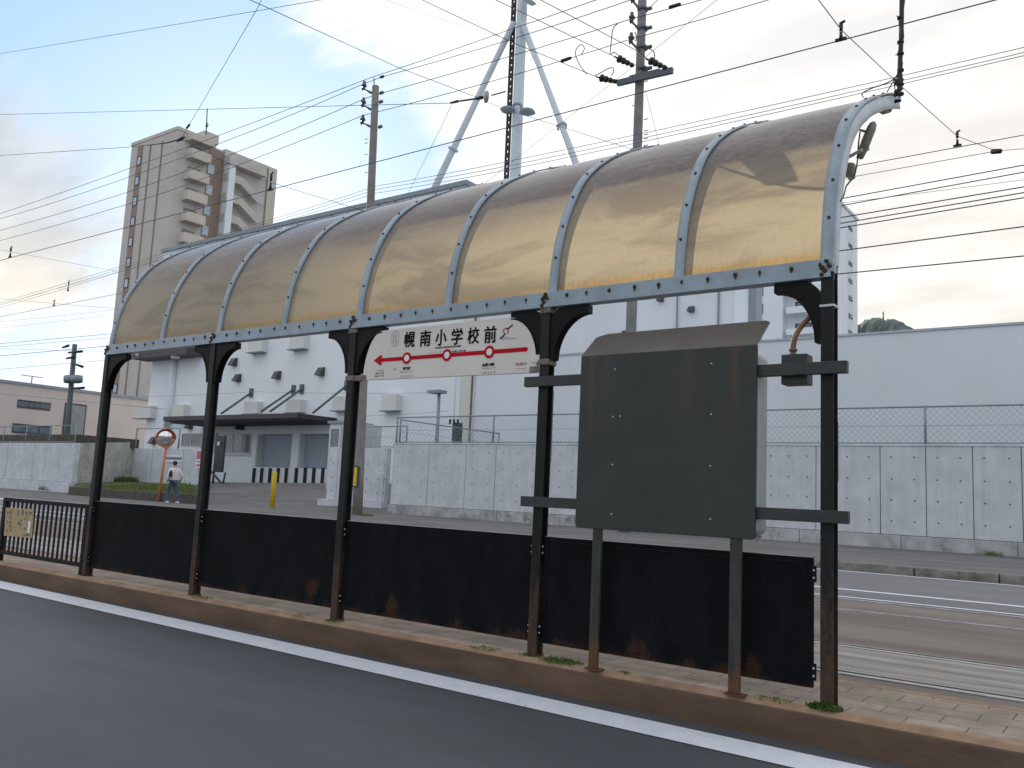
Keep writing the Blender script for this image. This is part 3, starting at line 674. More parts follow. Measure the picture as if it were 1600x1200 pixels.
# black wind screens between the posts, hinged to them
for i in range(4):
    xa = PX[i]+PW+(0.012 if i else 0.004); xb = PX[i+1]-0.018
    if i == 3: xb = -0.040
    if i == 3: xa += 0.0
    m = MB(); z0, z1 = 0.222, 0.768
    m.box((xa+0.0225, 0.030, z0+0.0225), (xb-0.0225, 0.036, z1-0.0225))
    m.box((xa, 0.026, z0), (xa+0.022, 0.050, z1)); m.box((xb-0.022, 0.026, z0), (xb, 0.050, z1))
    m.box((xa+0.0222, 0.027, z0), (xb-0.0222, 0.050, z0+0.022)); m.box((xa+0.0222, 0.027, z1-0.022), (xb-0.0222, 0.050, z1))
    sc_ = m.build('wind_screen', Mt['screen'], shelter, bevel=0.0015)
    q = MB(); q.box((xa, 0.0265, z1+0.0005), (xb, 0.050, z1+0.003)); q.build('top_edge', Mt['screenrim'], sc_)
    for zc in (0.29, 0.70):
        for xx, dx in ((xa, -1), (xb, 1)):
            q = MB(); q.box((xx, 0.020, zc-0.035), (xx+dx*0.017, 0.028, zc+0.035))
            for dz in (-0.016, 0.016): q.disc((xx+dx*0.008, 0.020, zc+dz), (0, -1, 0), 0.0048, 0.004, 7, 1)
            q.build('hinge_plate', [Mt['bracket'], Mt['galv_light']], sc_)

# floodlights, wrapped joint and cables at the right end of the roof
def lamp(u0, v0, u1, v1, x, r, lab):
    a = P(u0, v0, x=x); b = P(u1, v1, x=x); d = (b-a)
    t = empty('floodlight', a, lab, 'lamp', None)
    m = MB(); prof = [(0.0, 0.25), (0.06, 0.75), (0.2, 0.95), (0.55, 1.0), (0.85, 0.92), (0.98, 0.78), (1.0, 0.5)]
    m.tube([a+d*s_ for s_, _ in prof], [r*q_ for _, q_ in prof], 14); m.build('lamp_hood', Mt['lampgreen'], t)
    m = MB(); pd = Vector((1, 0, 0)).cross(d).normalized()*-1
    if pd.y < 0: pd = -pd
    m.tube([a+d*0.45+pd*r*0.75, a+d*0.45+pd*(r+0.012)], [r*0.8, r*0.7], 12); m.build('lens', Mt['framelt'], t)
    m = MB(); m.tube([a+d*0.3, a+d*0.3-Vector((x-0.05, -0.02, 0))], 0.010, 8); m.build('arm', Mt['galv'], t)
def lamp_y(u0, v0, u1, v1, y, r, lab):
    a = P(u0, v0, y=y); b = P(u1, v1, y=y+0.02); d = (b-a)
    t = empty('floodlight', a, lab, 'lamp')
    m = MB(); prof = [(0.0, 0.25), (0.06, 0.75), (0.2, 0.95), (0.55, 1.0), (0.85, 0.92), (0.98, 0.78), (1.0, 0.5)]
    m.tube([a+d*s_ for s_, _ in prof], [r*q_ for _, q_ in prof], 14); m.build('lamp_hood', Mt['lampgreen'], t)
    m = MB(); m.tube([a+d*0.6+Vector((0, 0.4*r, -0.6*r)), a+d*0.6+Vector((0, 0.9*r, -1.1*r))], [r*0.8, r*0.7], 12); m.build('lens', Mt['framelt'], t)
    m = MB(); c = a+d*0.3; m.tube([c, c+Vector((-0.06, -0.01, 0.03)), Vector((0.03, c.y-0.05, c.z+0.06))], 0.009, 8); m.build('arm', Mt['galv'], t)
    return t
lamp_y(1366, 190, 1342, 248, 0.72, 0.025, 'long olive floodlight hood hanging under the top of the roof end')
lamp_y(1328, 254, 1329, 277, 0.62, 0.028, 'small round floodlight low on the side of the roof end arch')
m = MB(); e0 = Vector((0.05, 1.20, 3.365))
def jit(s_): return Vector((random.uniform(-s_, s_), random.uniform(-s_, s_), random.uniform(-s_, s_)))
jt = empty('cable_joint', e0, 'dirty white wrapped cable joint on the top right roof corner', 'cable joint')
pts = [P(1366, 166, y=1.16), P(1374, 164, y=1.18), P(1382, 161, y=1.2), P(1391, 157, y=1.22), P(1397, 160, y=1.22)]
m.tube(pts, [0.012, 0.030, 0.042, 0.036, 0.014], 10)
m.tube([P(1372, 170, y=1.12), P(1380, 172, y=1.14), P(1388, 169, y=1.15), P(1394, 165, y=1.17)], [0.016, 0.026, 0.028, 0.012], 9)
m.build('wrapping', Mt['tape'], jt)
m = MB(); m.tube([P(1384, 150, y=1.25), P(1392, 160, y=1.2), P(1400, 158, y=1.2), P(1408, 157, y=1.2)], [0.012, 0.014, 0.012, 0.005], 8); m.tube([P(1378, 157, y=1.15), P(1384, 168, y=1.12)], 0.010, 7); m.build('hook', Mt['bracket'], jt)
cb = empty('feed_cable', P(1395, 152, y=1.22), 'thick black bundled feed cable rising from the right roof corner', 'cable')
m = MB(); pts = interp([P(1384, 154, y=1.2), P(1396, 150, y=1.2), P(1404, 141, y=1.2), P(1407, 128, y=1.2), P(1406, 108, y=1.2), P(1408, 60, y=1.2), P(1409, 0, y=1.2), P(1410, -120, y=1.2), P(1411, -330, y=1.2)], 5)
m.tube(pts, 0.0135, 8)
pts2 = [p+Vector((0.010*math.sin(i*1.3), 0.012*math.cos(i*1.1), 0)) for i, p in enumerate(pts)]
m.tube(pts2[8:], 0.010, 7); m.build('bundle', Mt['cable'], cb)
m = MB()
for v_ in (28, 66, 84, 110, 132, 147):
    c = P(1407, v_, y=1.2); m.tube([c, c+Vector((random.uniform(-1, 1)*0.03, -0.01, random.uniform(-0.008, 0.02)))], 0.003, 5)
    m.tube([c-Vector((0, 0, 0.006)), c+Vector((0, 0, 0.006))], 0.019, 9)
m.build('cable_tie', Mt['cable'], cb)
m = MB()
m.tube(interp([P(1404, 112, y=1.2), P(1398, 122, y=1.2), P(1385, 130, y=1.2), P(1362, 138, y=1.15), P(1347, 146, y=1.1), P(1349, 152, y=1.05)], 5), 0.0035, 6)
m.tube(interp([P(1401, 118, y=1.2), P(1394, 130, y=1.2), P(1386, 144, y=1.2)], 5), 0.0032, 6)
m.tube(interp([P(1404, 116, y=1.2), P(1398, 132, y=1.2), P(1400, 148, y=1.2)], 5), 0.0032, 6)
m.tube([P(1400.5, 124, y=1.2), P(1400, 132, y=1.2)], [0.010, 0.014], 8)
m.build('loose_wire', Mt['cable'], cb)
m = MB(); m.tube(interp([P(1344, 206, y=0.62), P(1341, 228, y=0.6), P(1341, 240, y=0.6), P(1338, 262, y=0.58), P(1334, 276, y=0.55), P(1326, 286, y=0.5), P(1322, 292, y=0.45), P(1318, 306, y=0.2), P(1312, 315, y=0.12)], 5), 0.0042, 6)
tag(m.build('lamp_cable', Mt['cable']), 'thin black lamp cable dangling beside the right roof arch', 'cable')
# service box and conduit under the roof (its shadow falls on the sheet)
sb = empty('ballast_box', (-0.77, 0.62, 2.75), 'dark box under the roof seen as a shadow through the sheet', 'box')
m = MB(); m.prism([(-0.98, 0.60, 2.93), (-0.79, 0.60, 2.93), (-0.82, 0.60, 2.775), (-0.95, 0.60, 2.775)], (0, 0.03, 0)); m.build('case', Mt['bracket'], sb)
m = MB(); m.tube(interp([(-1.2, 0.62, 2.99), (-1.05, 0.62, 2.86), (-0.85, 0.62, 2.75), (-0.6, 0.62, 2.70), (-0.3, 0.62, 2.70), (-0.1, 0.62, 2.74)], 5), 0.009, 6); m.tube([(-0.77, 0.64, 2.96), (-0.77, 0.68, 3.08)], 0.014, 6); m.build('conduit', Mt['bracket'], sb)

# ================================================================== STATION SIGN
sg = empty('station_sign', (-2.2, 0.02, 1.66), 'cream station name sign with red arrow line between two black posts', 'sign')
SX0, SX1, SZ0, SZ1 = -2.872, -1.528, 1.653, 1.968
poly = []
rx_, rz_ = 0.155, 0.30
for j in range(13):
    t = j/12*math.pi/2; poly.append((SX0+rx_*(1-math.cos(t)), SZ0+0.02+ (SZ1-SZ0-0.02)*math.sin(t)))
rx2 = 0.205
for j in range(13):
    t = (1-j/12)*math.pi/2; poly.append((SX1-rx2*(1-math.cos(t)), SZ0+0.02+(SZ1-SZ0-0.02)*math.sin(t)))
poly += [(SX1, SZ0-0.008), (SX0, SZ0+0.004)]
YF = 0.004
m = MB(); m.prism([(a, YF, b) for a, b in poly], (0, 0.018, 0)); m.build('sign_panel', Mt['sign'], sg, bevel=0.002)
yt = YF-0.0022
m = MB()
for ch, u_ in zip('幌南小学校前', (640, 664.5, 689, 714, 739.5, 766)):
    v_ = 530-(u_-640)/126*7.5
    c = P(u_, v_, y=yt); 
    for k_, (dx, dz) in enumerate(((0, 0), (-0.0026, 0), (0.0026, 0), (0, 0.0018), (0, -0.0018), (-0.0018, 0.0012), (0.0018, -0.0012))): put_text(m, ch, 0.1, c+Vector((dx, -0.0001*k_, dz)), 0, fit=(0.083, 0.096))
m.build('station_name', Mt['ink'], sg, recalc=False)
m = MB()
za = 1.779
for j in range(1): pass
tb = 0.0115
m.add([(-2.72, yt, za-tb), (-1.600, yt, za-tb-0.001), (-1.592, yt, za-0.006), (-1.590, yt, za), (-1.592, yt, za+0.006), (-1.600, yt, za+tb), (-2.72, yt, za+tb)], [tuple(range(7))])
m.add([(-2.783, yt-0.0004, za), (-2.722, yt-0.0004, za-0.034), (-2.712, yt-0.0004, za-0.026), (-2.712, yt-0.0004, za+0.026), (-2.722, yt-0.0004, za+0.034)], [(0, 1, 2, 3, 4)])
stops = (-2.499, -2.176, -1.859)
for x in stops:
    n = 28; ro, ri = 0.0365, 0.0205; yy = yt-0.0008
    vs = [(x+ro*math.cos(2*math.pi*i/n), yy, za+ro*math.sin(2*math.pi*i/n)) for i in range(n)]+[(x+ri*math.cos(2*math.pi*i/n), yy, za+ri*math.sin(2*math.pi*i/n)) for i in range(n)]
    m.add(vs, [(i, (i+1) % n, n+(i+1) % n, n+i) for i in range(n)])
m.build('route_line', Mt['red'], sg, recalc=False)
for x in stops:
    m = MB(); n = 24; m.add([(x+0.0205*math.cos(2*math.pi*i/n), yt-0.0008, za+0.0205*math.sin(2*math.pi*i/n)) for i in range(n)], [tuple(range(n))]); m.build('stop_dot', Mt['signwhite'], sg, recalc=False)
m = MB(); c = P(617, 529, y=yt); n = 36; a_, b_ = 0.034, 0.048
for sc_ in (1.0,):
    ro = [(c.x+a_*math.copysign(abs(math.cos(t))**0.8, math.cos(t)), yt, c.z+b_*math.copysign(abs(math.sin(t))**0.8, math.sin(t))) for t in [2*math.pi*i/n for i in range(n)]]
    ri = [(c.x+(p[0]-c.x)*0.93, yt, c.z+(p[2]-c.z)*0.945) for p in ro]
    m.add(ro+ri, [(i, (i+1) % n, n+(i+1) % n, n+i) for i in range(n)])
put_text(m, 'SC', 0.03, (c.x, yt, c.z+0.017), 0, fit=(0.036, 0.026)); put_text(m, '15', 0.03, (c.x, yt, c.z-0.018), 0, fit=(0.034, 0.028))
m.build('stop_number', Mt['inkpale'], sg, recalc=False)
m = MB()
c = P(700, 542, y=yt); put_text(m, 'KONAN SHOGAKKO-MAE', 0.02, c, 0.0006, fit=(0.20, 0.0115))
c = P(717, 548.5, y=yt); put_text(m, '幌南小学校前', 0.02, c, 0.0003, fit=(0.105, 0.0125))
c = P(636, 575.5, y=yt); put_text(m, '東屯田通', 0.02, c, 0.001, fit=(0.068, 0.020))
c = P(763, 569.5, y=yt); put_text(m, '山鼻19条', 0.02, c, 0.001, fit=(0.090, 0.022))
m.build('small_lettering', Mt['ink'], sg, recalc=False)
m = MB()
c = P(679, 550.5, y=yt); put_text(m, 'こうなんしょうがっこうまえ', 0.02, c, 0, fit=(0.115, 0.009))
c = P(635, 581, y=yt); put_text(m, 'Higashi-Tonden-dori', 0.02, c, 0, fit=(0.105, 0.010))
c = P(763, 575, y=yt); put_text(m, 'Yamahana 19 jo', 0.02, c, 0, fit=(0.108, 0.010))
c = P(594, 579, y=yt); put_text(m, 'すすきの', 0.02, c, 0, fit=(0.062, 0.010)); c = P(593, 583.2, y=yt); put_text(m, '西4丁目', 0.02, c, 0.0003, fit=(0.075, 0.011)); c = P(592, 587.5, y=yt); put_text(m, '西15丁目', 0.02, c, 0.0003, fit=(0.078, 0.011))
c = P(616.5, 577, y=yt); put_text(m, '方面', 0.02, c, 0, fit=(0.027, 0.011))
c = P(635, 587.5, y=yt); put_text(m, '2 1 3 5 5', 0.02, c, 0, fit=(0.10, 0.011)); c = P(763, 582, y=yt); put_text(m, '1 8 3 4 5', 0.02, c, 0, fit=(0.10, 0.011))
m.build('faint_lettering', Mt['inkgrey'], sg, recalc=False)
m = MB(); c = P(814, 568.5, y=yt); put_text(m, '外回り', 0.02, c, 0.0006, sx=1, fit=(0.078, 0.017)); c = P(814, 576, y=yt); put_text(m, 'Outer loop', 0.02, c, 0, fit=(0.065, 0.009))
m.build('red_lettering', Mt['redpale'], sg, recalc=False)
m = MB(); c = P(790, 519, y=yt)
def stroke(mb, pts, w, mi=0):
    pts = [Vector((c.x+a, yt, c.z+b)) for a, b in pts]; rows = []
    for i, p in enumerate(pts):
        d = (pts[min(i+1, len(pts)-1)]-pts[max(i-1, 0)]).normalized(); q = Vector((-d.z, 0, d.x))*w/2; rows.append([p+q, p-q])
    mb.strip(rows, mi)
stroke(m, [(-0.040, -0.034), (-0.022, -0.026), (-0.008, -0.014), (-0.004, -0.006)], 0.011, 0)
stroke(m, [(-0.006, -0.006), (-0.018, 0.004), (-0.018, 0.013), (-0.008, 0.020), (0.006, 0.022)], 0.007, 1)
stroke(m, [(0.018, 0.014), (0.013, -0.010)], 0.008, 1)
stroke(m, [(0.004, 0.018), (0.024, 0.024), (0.048, 0.040)], 0.008, 2)
m.build('emblem', [Mt['blue'], Mt['redpale'], Mt['ink']], sg, recalc=False)
m = MB(); c = P(794, 529, y=yt); m.add([(c.x-0.045, yt, c.z-0.0015), (c.x+0.06, yt, c.z-0.0015), (c.x+0.06, yt, c.z+0.0015), (c.x-0.045, yt, c.z+0.0015)], [(0, 1, 2, 3)]); put_text(m, '札幌市交通事業振興公社', 0.02, (c.x-0.02, yt, c.z+0.008), 0, fit=(0.05, 0.006)); m.build('operator_lettering', Mt['inkpale'], sg, recalc=False)
for xa, xb, zc in ((PX[2]+PW+0.002, PX[2]+PW+0.115, 1.672), (PX[3]-0.062, PX[3]-0.001, 1.662)):
    m = MB(); m.box((xa, -0.004, zc-0.017), (xb, 0.0025, zc+0.017)); m.build('mounting_arm', Mt['clamp'], sg, bevel=0.002)
m = MB(); m.box((PX[3]-0.055, -0.001, 1.700), (PX[3]-0.002, 0.012, 1.742)); m.build('tab', Mt['sign'], sg)

# ================================================================== NOTICE BOARD (seen from its back)
nb_ = empty('notice_board', (-0.74, -0.03, ZP), 'dark olive back of a rust streaked notice board on two legs', 'notice board')
BXa, BXb, BZa, BZb = -1.204, -0.268, 0.830, 1.707
m = MB(); yb = -0.060
c_r = 0.022
poly = [(BXa, BZb), (BXa, BZa+0.012), (BXa+0.012, BZa), (BXb-c_r, BZa), (BXb-c_r*0.3, BZa+c_r*0.3), (BXb, BZa+c_r), (BXb, BZb)]
m.prism([(a, yb, b) for a, b in poly], (0, 0.022, 0)); bk = m.build('back_panel', Mt['board'], nb_, bevel=0.003)
m = MB()
for u_, v_ in ((961, 577), (1112, 568), (958, 651), (969, 650), (1111, 647), (957, 726), (1110, 728), (955.5, 803), (1110, 811)):
    c = P(u_, v_, y=yb); m.disc((c.x, yb+0.0005, c.z), (0, -1, 0), 0.0042, 0.003, 8)
m.build('screws', Mt['galv_light'], bk)
m = MB()        # sloped roof of the case, its open underside away from the road
A, B = Vector((BXa, yb, BZb)), Vector((BXb, yb, BZb)); hb = Vector((0, 0.155, 0.135))
edge = [A, B, B+hb*1.0+Vector((0.004, 0, 0)), B+hb*1.04+Vector((-0.02, 0, 0.004)), A+hb*1.03+Vector((0.06, 0, 0.003)), A+hb*0.985+Vector((0.03, 0, 0)), A+hb*0.9]
nrm_h = (B-A).cross(hb).normalized()
m.prism(edge, -nrm_h*0.008 if nrm_h.z > 0 else nrm_h*0.008); m.build('hood', Mt['hood'], nb_, bevel=0.0015)
m = MB()        # pale rounded display case behind the panel
def rrect(x0, x1, z0, z1, r_):
    out = []
    for cx, cz, a0 in ((x1-r_, z1-r_, 0), (x0+r_, z1-r_, 90), (x0+r_, z0+r_, 180), (x1-r_, z0+r_, 270)):
        for k_ in range(7): t = math.radians(a0+15*k_); out.append((cx+r_*math.cos(t), cz+r_*math.sin(t)))
    return out
m.prism([(a, yb+0.0225, b) for a, b in rrect(BXa+0.01, BXb-0.001, BZa+0.02, BZb-0.03, 0.03)], (0, 0.125, 0), 0, True); m.build('display_case', Mt['housing'], nb_, bevel=0.006)
m = MB(); m.box((BXb-0.05, yb+0.04, BZa+0.006), (BXb-0.0055, yb+0.10, BZa+0.0195)); m.build('case_foot', Mt['clamp'], nb_, bevel=0.003)
for (xa, xb) in ((-1.102, -1.052), (-0.384, -0.330)):
    m = MB(); m.box((xa, yb+0.006, ZP+0.008), (xb, yb+0.0223, BZa+0.03)); m.box((xa-0.016, yb-0.005, ZP+0.0005), (xb+0.02, yb+0.05, ZP+0.0079))
    m.build('leg', rusty('olive_leg_paint_%d' % int(-xa*10), (0.046, 0.05, 0.048), 0.15, 0.5, 0.9, 0.5), nb_, bevel=0.002)
for zc, x0, x1, sl in ((1.590, -1.578, 0.122, 0.0), (0.948, -1.566, 0.126, 0.006)):
    m = MB(); m.box((x0, -0.0375, zc-0.027), (x1, -0.0045, zc+0.027)); rl = m.build('cross_rail', Mt['grn'], nb_, bevel=0.002)
# junction box and conduit behind the upper rail
jb = empty('junction_box', (-0.13, 0.03, 1.53), 'small dark grey junction box with brown conduit on the upper rail', 'junction box')
m = MB(); m.box((-0.176, 0.000, 1.528), (-0.060, 0.085, 1.664)); m.build('case', Mt['grn'], jb, bevel=0.003)
m = MB(); m.tube(interp([(-0.135, 0.04, 1.664), (-0.135, 0.04, 1.70), (-0.125, 0.04, 1.752), (-0.098, 0.045, 1.80), (-0.058, 0.05, 1.842), (-0.02, 0.055, 1.87)], 5), 0.0125, 10); m.build('conduit', Mt['conduit'], jb)
m = MB(); m.tube([(-0.135, 0.04, 1.6645), (-0.135, 0.04, 1.674)], 0.015, 12); m.tube([(-0.135, 0.04, 1.684), (-0.135, 0.04, 1.694)], 0.019, 12); m.build('collar', Mt['conduit'], jb)

# ================================================================== RAILING AT THE LEFT END
ra = empty('railing', (-6.8, 0.04, ZP), 'black upright bar railing beyond the last shelter post', 'railing')
XA, XB = -7.62, -6.075
m = MB(); m.box((XA, 0.02, 0.15), (XA+0.055, 0.06, 0.735)); m.build('post', Mt['bracket'], ra, bevel=0.002); m = MB(); m.box((XB-0.045, 0.02, 0.15), (XB, 0.06, 0.735)); m.build('post', Mt['bracket'], ra, bevel=0.002)
m = MB(); m.box((XA+0.056, 0.022, 0.700), (XB-0.046, 0.056, 0.735)); m.box((XA+0.056, 0.022, 0.215), (XB-0.046, 0.056, 0.250)); m.build('rail', Mt['bracket'], ra, bevel=0.002)
bal = MB(); bal.box((XA+0.10, 0.030, 0.2505), (XA+0.124, 0.040, 0.6995)); b0 = bal.build('baluster', Mt['bracket'], ra)
nbal = 17
for i in range(1, nbal):
    b = b0.copy(); C.objects.link(b); b.parent = ra; b.location = b0.location+Vector((i*(XB-XA-0.24)/(nbal-1), 0, 0))
m = MB(); m.box((XA, 0.020, 0.7355), (XB, 0.060, 0.738)); m.build('top_edge', Mt['screenrim'], ra)
pn = empty('notice_plate', (-7.22, 0.0, 0.38), 'worn yellowed notice plate hanging on the left railing', 'notice')
m = MB(); q = [P(9, 793, y=-0.004), P(52.5, 795.5, y=-0.004), P(49, 840.5, y=-0.004), P(6, 837, y=-0.004)]
m.prism(q, (0, 0.006, 0)); m.build('plate', Mt['plate'], pn)
m = MB(); rn = random.Random(11)
def onplate(a, b): return q[0]*(1-a)*(1-b)+q[1]*a*(1-b)+q[2]*a*b+q[3]*(1-a)*b
def worn(a, b, wa, wb):
    for k_ in range(5):
        aa, bb = a+rn.uniform(-wa, wa)*0.5, b+rn.uniform(-wb, wb)*0.6
        w1, w2 = (wa*0.55, 0.014) if k_ % 2 else (0.012, wb*0.5)
        pts = [onplate(aa-w1, bb-w2), onplate(aa+w1, bb-w2+0.01), onplate(aa+w1, bb+w2), onplate(aa-w1, bb+w2)]
        m.add([p+Vector((0, -0.0018-0.0001*k_, 0)) for p in pts], [(0, 1, 2, 3)])
for a in (0.09, 0.21, 0.50, 0.62, 0.75, 0.9): worn(a, 0.16, 0.045, 0.09)
for a, b in ((0.2, 0.34), (0.74, 0.36), (0.1, 0.5), (0.21, 0.52), (0.22, 0.66), (0.75, 0.68), (0.1, 0.8), (0.24, 0.8), (0.84, 0.9), (0.9, 0.9), (0.78, 0.9), (0.5, 0.5), (0.58, 0.55)): worn(a, b, 0.035, 0.045)
m.build('worn_lettering', Mt['inkgrey'], pn, recalc=False)
m = MB(); pts = [onplate(0.86, 0.42), onplate(0.95, 0.44), onplate(0.93, 0.85), onplate(0.86, 0.80)]; m.add([p+Vector((0, -0.003, 0)) for p in pts], [(0, 1, 2, 3)]); m.build('peeled_patch', Mt['signwhite'], pn, recalc=False)

# weeds at the post feet
def weed(x, y, r_, n, hmax, lab):
    m = MB(); rn = random.Random(int(x*1000)+5)
    for i in range(n):
        a = rn.uniform(0, 6.28); d = r_*rn.random()**0.6; bx, by = x+d*math.cos(a)*1.0, y+d*math.sin(a)*0.55
        h_ = 0.75*hmax*rn.uniform(0.25, 1)*(1-0.5*d/r_); la = rn.uniform(0, 6.28); ln = rn.uniform(0.2, 0.9)*h_; w = rn.uniform(0.0018, 0.0042)
        dx, dy = math.cos(la)*ln, math.sin(la)*ln; sx, sy = -math.sin(la)*w, math.cos(la)*w
        m.add([(bx-sx, by-sy, ZP), (bx+sx, by+sy, ZP), (bx+dx*0.5+sx*1.3, by+dy*0.5+sy*1.3, ZP+h_*0.75), (bx+dx, by+dy, ZP+h_), (bx+dx*0.5-sx*1.3, by+dy*0.5-sy*1.3, ZP+h_*0.75)], [(0, 1, 2, 3, 4)])
    tag(m.build('weed_tuft', Mt['weed'], loc=(x, y, ZP), recalc=False), lab, 'weeds', 'weeds growing along the platform edge')
weed(0.02, 0.0, 0.075, 420, 0.055, 'bright green weeds round the foot of the rightmost post')
weed(-0.20, 0.005, 0.09, 110, 0.02, 'low sparse weeds between the board leg and the right post')
weed(-1.30, 0.0, 0.13, 260, 0.04, 'green weeds between the middle right post and the left board leg')
weed(-1.50, 0.01, 0.06, 120, 0.035, 'weeds round the foot of the post beside the notice board')
weed(-2.97, 0.0, 0.08, 120, 0.03, 'small weeds at the foot of the post left of the station sign')
weed(-3.30, 0.005, 0.14, 90, 0.016, 'thin moss line left of the post that carries the sign')
weed(-4.36, 0.0, 0.12, 130, 0.02, 'low moss at the foot of the second post from the left')
weed(-1.78, 0.0, 0.10, 110, 0.022, 'low weeds at the platform edge under the right half of the name sign')
weed(-0.93, 0.0, 0.05, 60, 0.02, 'few weed blades just right of the left board leg')

# ================================================================== WALL WITH FENCE ACROSS THE STREET
YW = 20.0
cw = empty('concrete_wall', (-8, YW, 0.1), 'long grey board marked concrete wall with rows of tie holes across the street', 'wall')
WX0, WX1 = -21.95, 16.0; WZ0, WZ1 = 0.46, 2.70
jx = [-20.55, -18.95, -17.40]
xx = WX0; joints = []
pts_j = [P(u_, 750, y=YW).x for u_ in (668, 773, 1275, 1375, 1447, 1520, 1597)]
joints = [WX0, pts_j[0], -18.4, pts_j[1], -15.2, -13.2, -11.2, -9.3, -7.7, pts_j[2]-0.0, pts_j[3], pts_j[4], pts_j[5], pts_j[6]]
x = joints[-1]
while x < WX1: x += 1.1; joints.append(x)
m = MB(); th = MB()
m.box((WX0+0.01, YW+0.03, WZ0+0.002), (WX1-0.01, YW+0.28, WZ1-0.01), 1)
for i, (a, b) in enumerate(zip(joints, joints[1:])):
    gp = 0.012 if i % 2 == 0 else 0.006
    m.box((a+gp, YW, WZ0), (b-gp, YW+0.25, WZ1))
    nc = max(2, round((b-a)/0.56))
    for c_ in range(nc):
        for zr in (0.80, 1.33, 1.86, 2.42):
            tx = a+(b-a)*(c_+0.5)/nc+random.uniform(-0.01, 0.01); th.disc((tx, YW+0.001, zr), (0, -1, 0), 0.025, 0.003, 8)
m.build('wall_slabs', [Mt['concrete'], Mt['joint']], cw, bevel=0.008); th.build('tie_holes', Mt['tiehole'], cw)
m = MB(); m.box((WX0-0.01, YW-0.02, WZ1+0.0005), (WX1, YW+0.30, WZ1+0.05)); m.build('coping', Mt['concrete_lt'], cw, bevel=0.006)
m = MB(); x = WX0-0.05
while x < WX1:
    m.box((x+0.006, YW-0.075, 0.0), (x+2.56-0.006, YW+0.25, WZ0-0.012)); x += 2.56
m.box((WX0, YW-0.03, 0.05), (WX1, YW+0.2, WZ0-0.004), 1); m.build('footing', [Mt['footing'], Mt['joint']], cw, bevel=0.012)
def chain_fence(name_lab, pts, z0, z1, spacing, netted=True, posts=None, cell=0.16):
    f = empty('chain_link_fence', (*((Vector(pts[0])+Vector(pts[-1]))/2)[:2], z0), name_lab, 'fence')
    pr = MB(); net = MB()
    for p, q_ in zip(pts, pts[1:]):
        p, q_ = Vector((*p, 0)), Vector((*q_, 0)); d = q_-p; Ln = d.length; d.normalize()
        n = max(1, round(Ln/spacing))
        for i in range(n+1):
            c = p+d*(Ln*i/n); po = MB(); po.tube([(c.x, c.y, z0), (c.x, c.y, z1+0.03)], 0.034, 8); po.build('post', Mt['fence'], f)
        pr.tube([(p.x, p.y, z1), (q_.x, q_.y, z1)], 0.024, 8); pr.tube([(p.x, p.y, z0+0.05), (q_.x, q_.y, z0+0.05)], 0.02, 8)
        pr.tube([(p.x, p.y-0.01, (z0+z1)/2), (q_.x, q_.y-0.01, (z0+z1)/2)], 0.006, 5)
        if netted:
            H_ = z1-z0-0.06; k_ = int(Ln/cell)
            for i in range(-int(H_/cell)-1, k_+1):
                for sg_ in (1, -1):
                    s0, s1 = i*cell, i*cell+H_; za_, zb_ = (z0+0.05, z1) if sg_ > 0 else (z1, z0+0.05)
                    if s0 < 0: za_ += (zb_-za_)*(-s0)/(s1-s0); s0 = 0
                    if s1 > Ln: zb_ = za_+(zb_-za_)*(Ln-s0)/(s1-s0) if s1 > s0 else zb_; s1 = Ln
                    if s1 <= s0: continue
                    a, b = p+d*s0, p+d*s1; net.tube([(a.x, a.y+0.012*sg_, za_), (b.x, b.y+0.012*sg_, zb_)], 0.0036, 3, caps=False)
    pr.build('rail', Mt['fence'], f)
    if netted: net.build('chain_link', Mt['fence'], f, recalc=False)
    return f
chain_fence('chain link fence along the top of the long concrete wall', [(-21.94, YW+0.12), (14.9, YW+0.12)], 2.745, 3.72, 4.63)
yr = P(712, 663, x=-21.9).y
chain_fence('short fence return running back from the wall corner', [(-21.94, YW+0.3), (-21.94, 26.5)], 2.745, 3.66, 2.4, cell=0.24)

# paler wing wall where the yard entrance cuts in
ww = empty('wing_wall', (-25, 21.6, 0.1), 'pale concrete wing wall beside the yard entrance, behind the brown pole', 'wall')
xa, xb = P(512, 740, y=21.6).x, P(603, 740, y=21.6).x
m = MB(); th = MB(); seg = [xa, P(527, 740, y=21.6).x, P(548, 740, y=21.6).x, P(600, 740, y=21.6).x, xb]
for a, b in zip(seg, seg[1:]):
    m.box((a+0.01, 21.6, 0.5), (b-0.01, 21.85, 2.66)); nc = max(1, round((b-a)/0.6))
    for c_ in range(nc):
        for zr in (0.85, 1.4, 2.0): th.disc((a+(b-a)*(c_+0.5)/nc, 21.601, zr), (0, -1, 0), 0.032, 0.003, 8)
m.box((xa+0.02, 21.63, 0.5), (xb-0.02, 21.8, 2.64), 1)
m.box((xa-0.35, 21.45, 0.0), (xb, 21.8, 0.49)); m.build('wall_slabs', [Mt['concrete_lt'], Mt['joint']], ww, bevel=0.01); th.build('tie_holes', Mt['joint'], ww)
chain_fence('low tube fence on top of the pale wing wall', [(xa+1.4, 21.72), (xb+0.9, 21.72)], 2.67, 3.55, 2.4, cell=0.24)

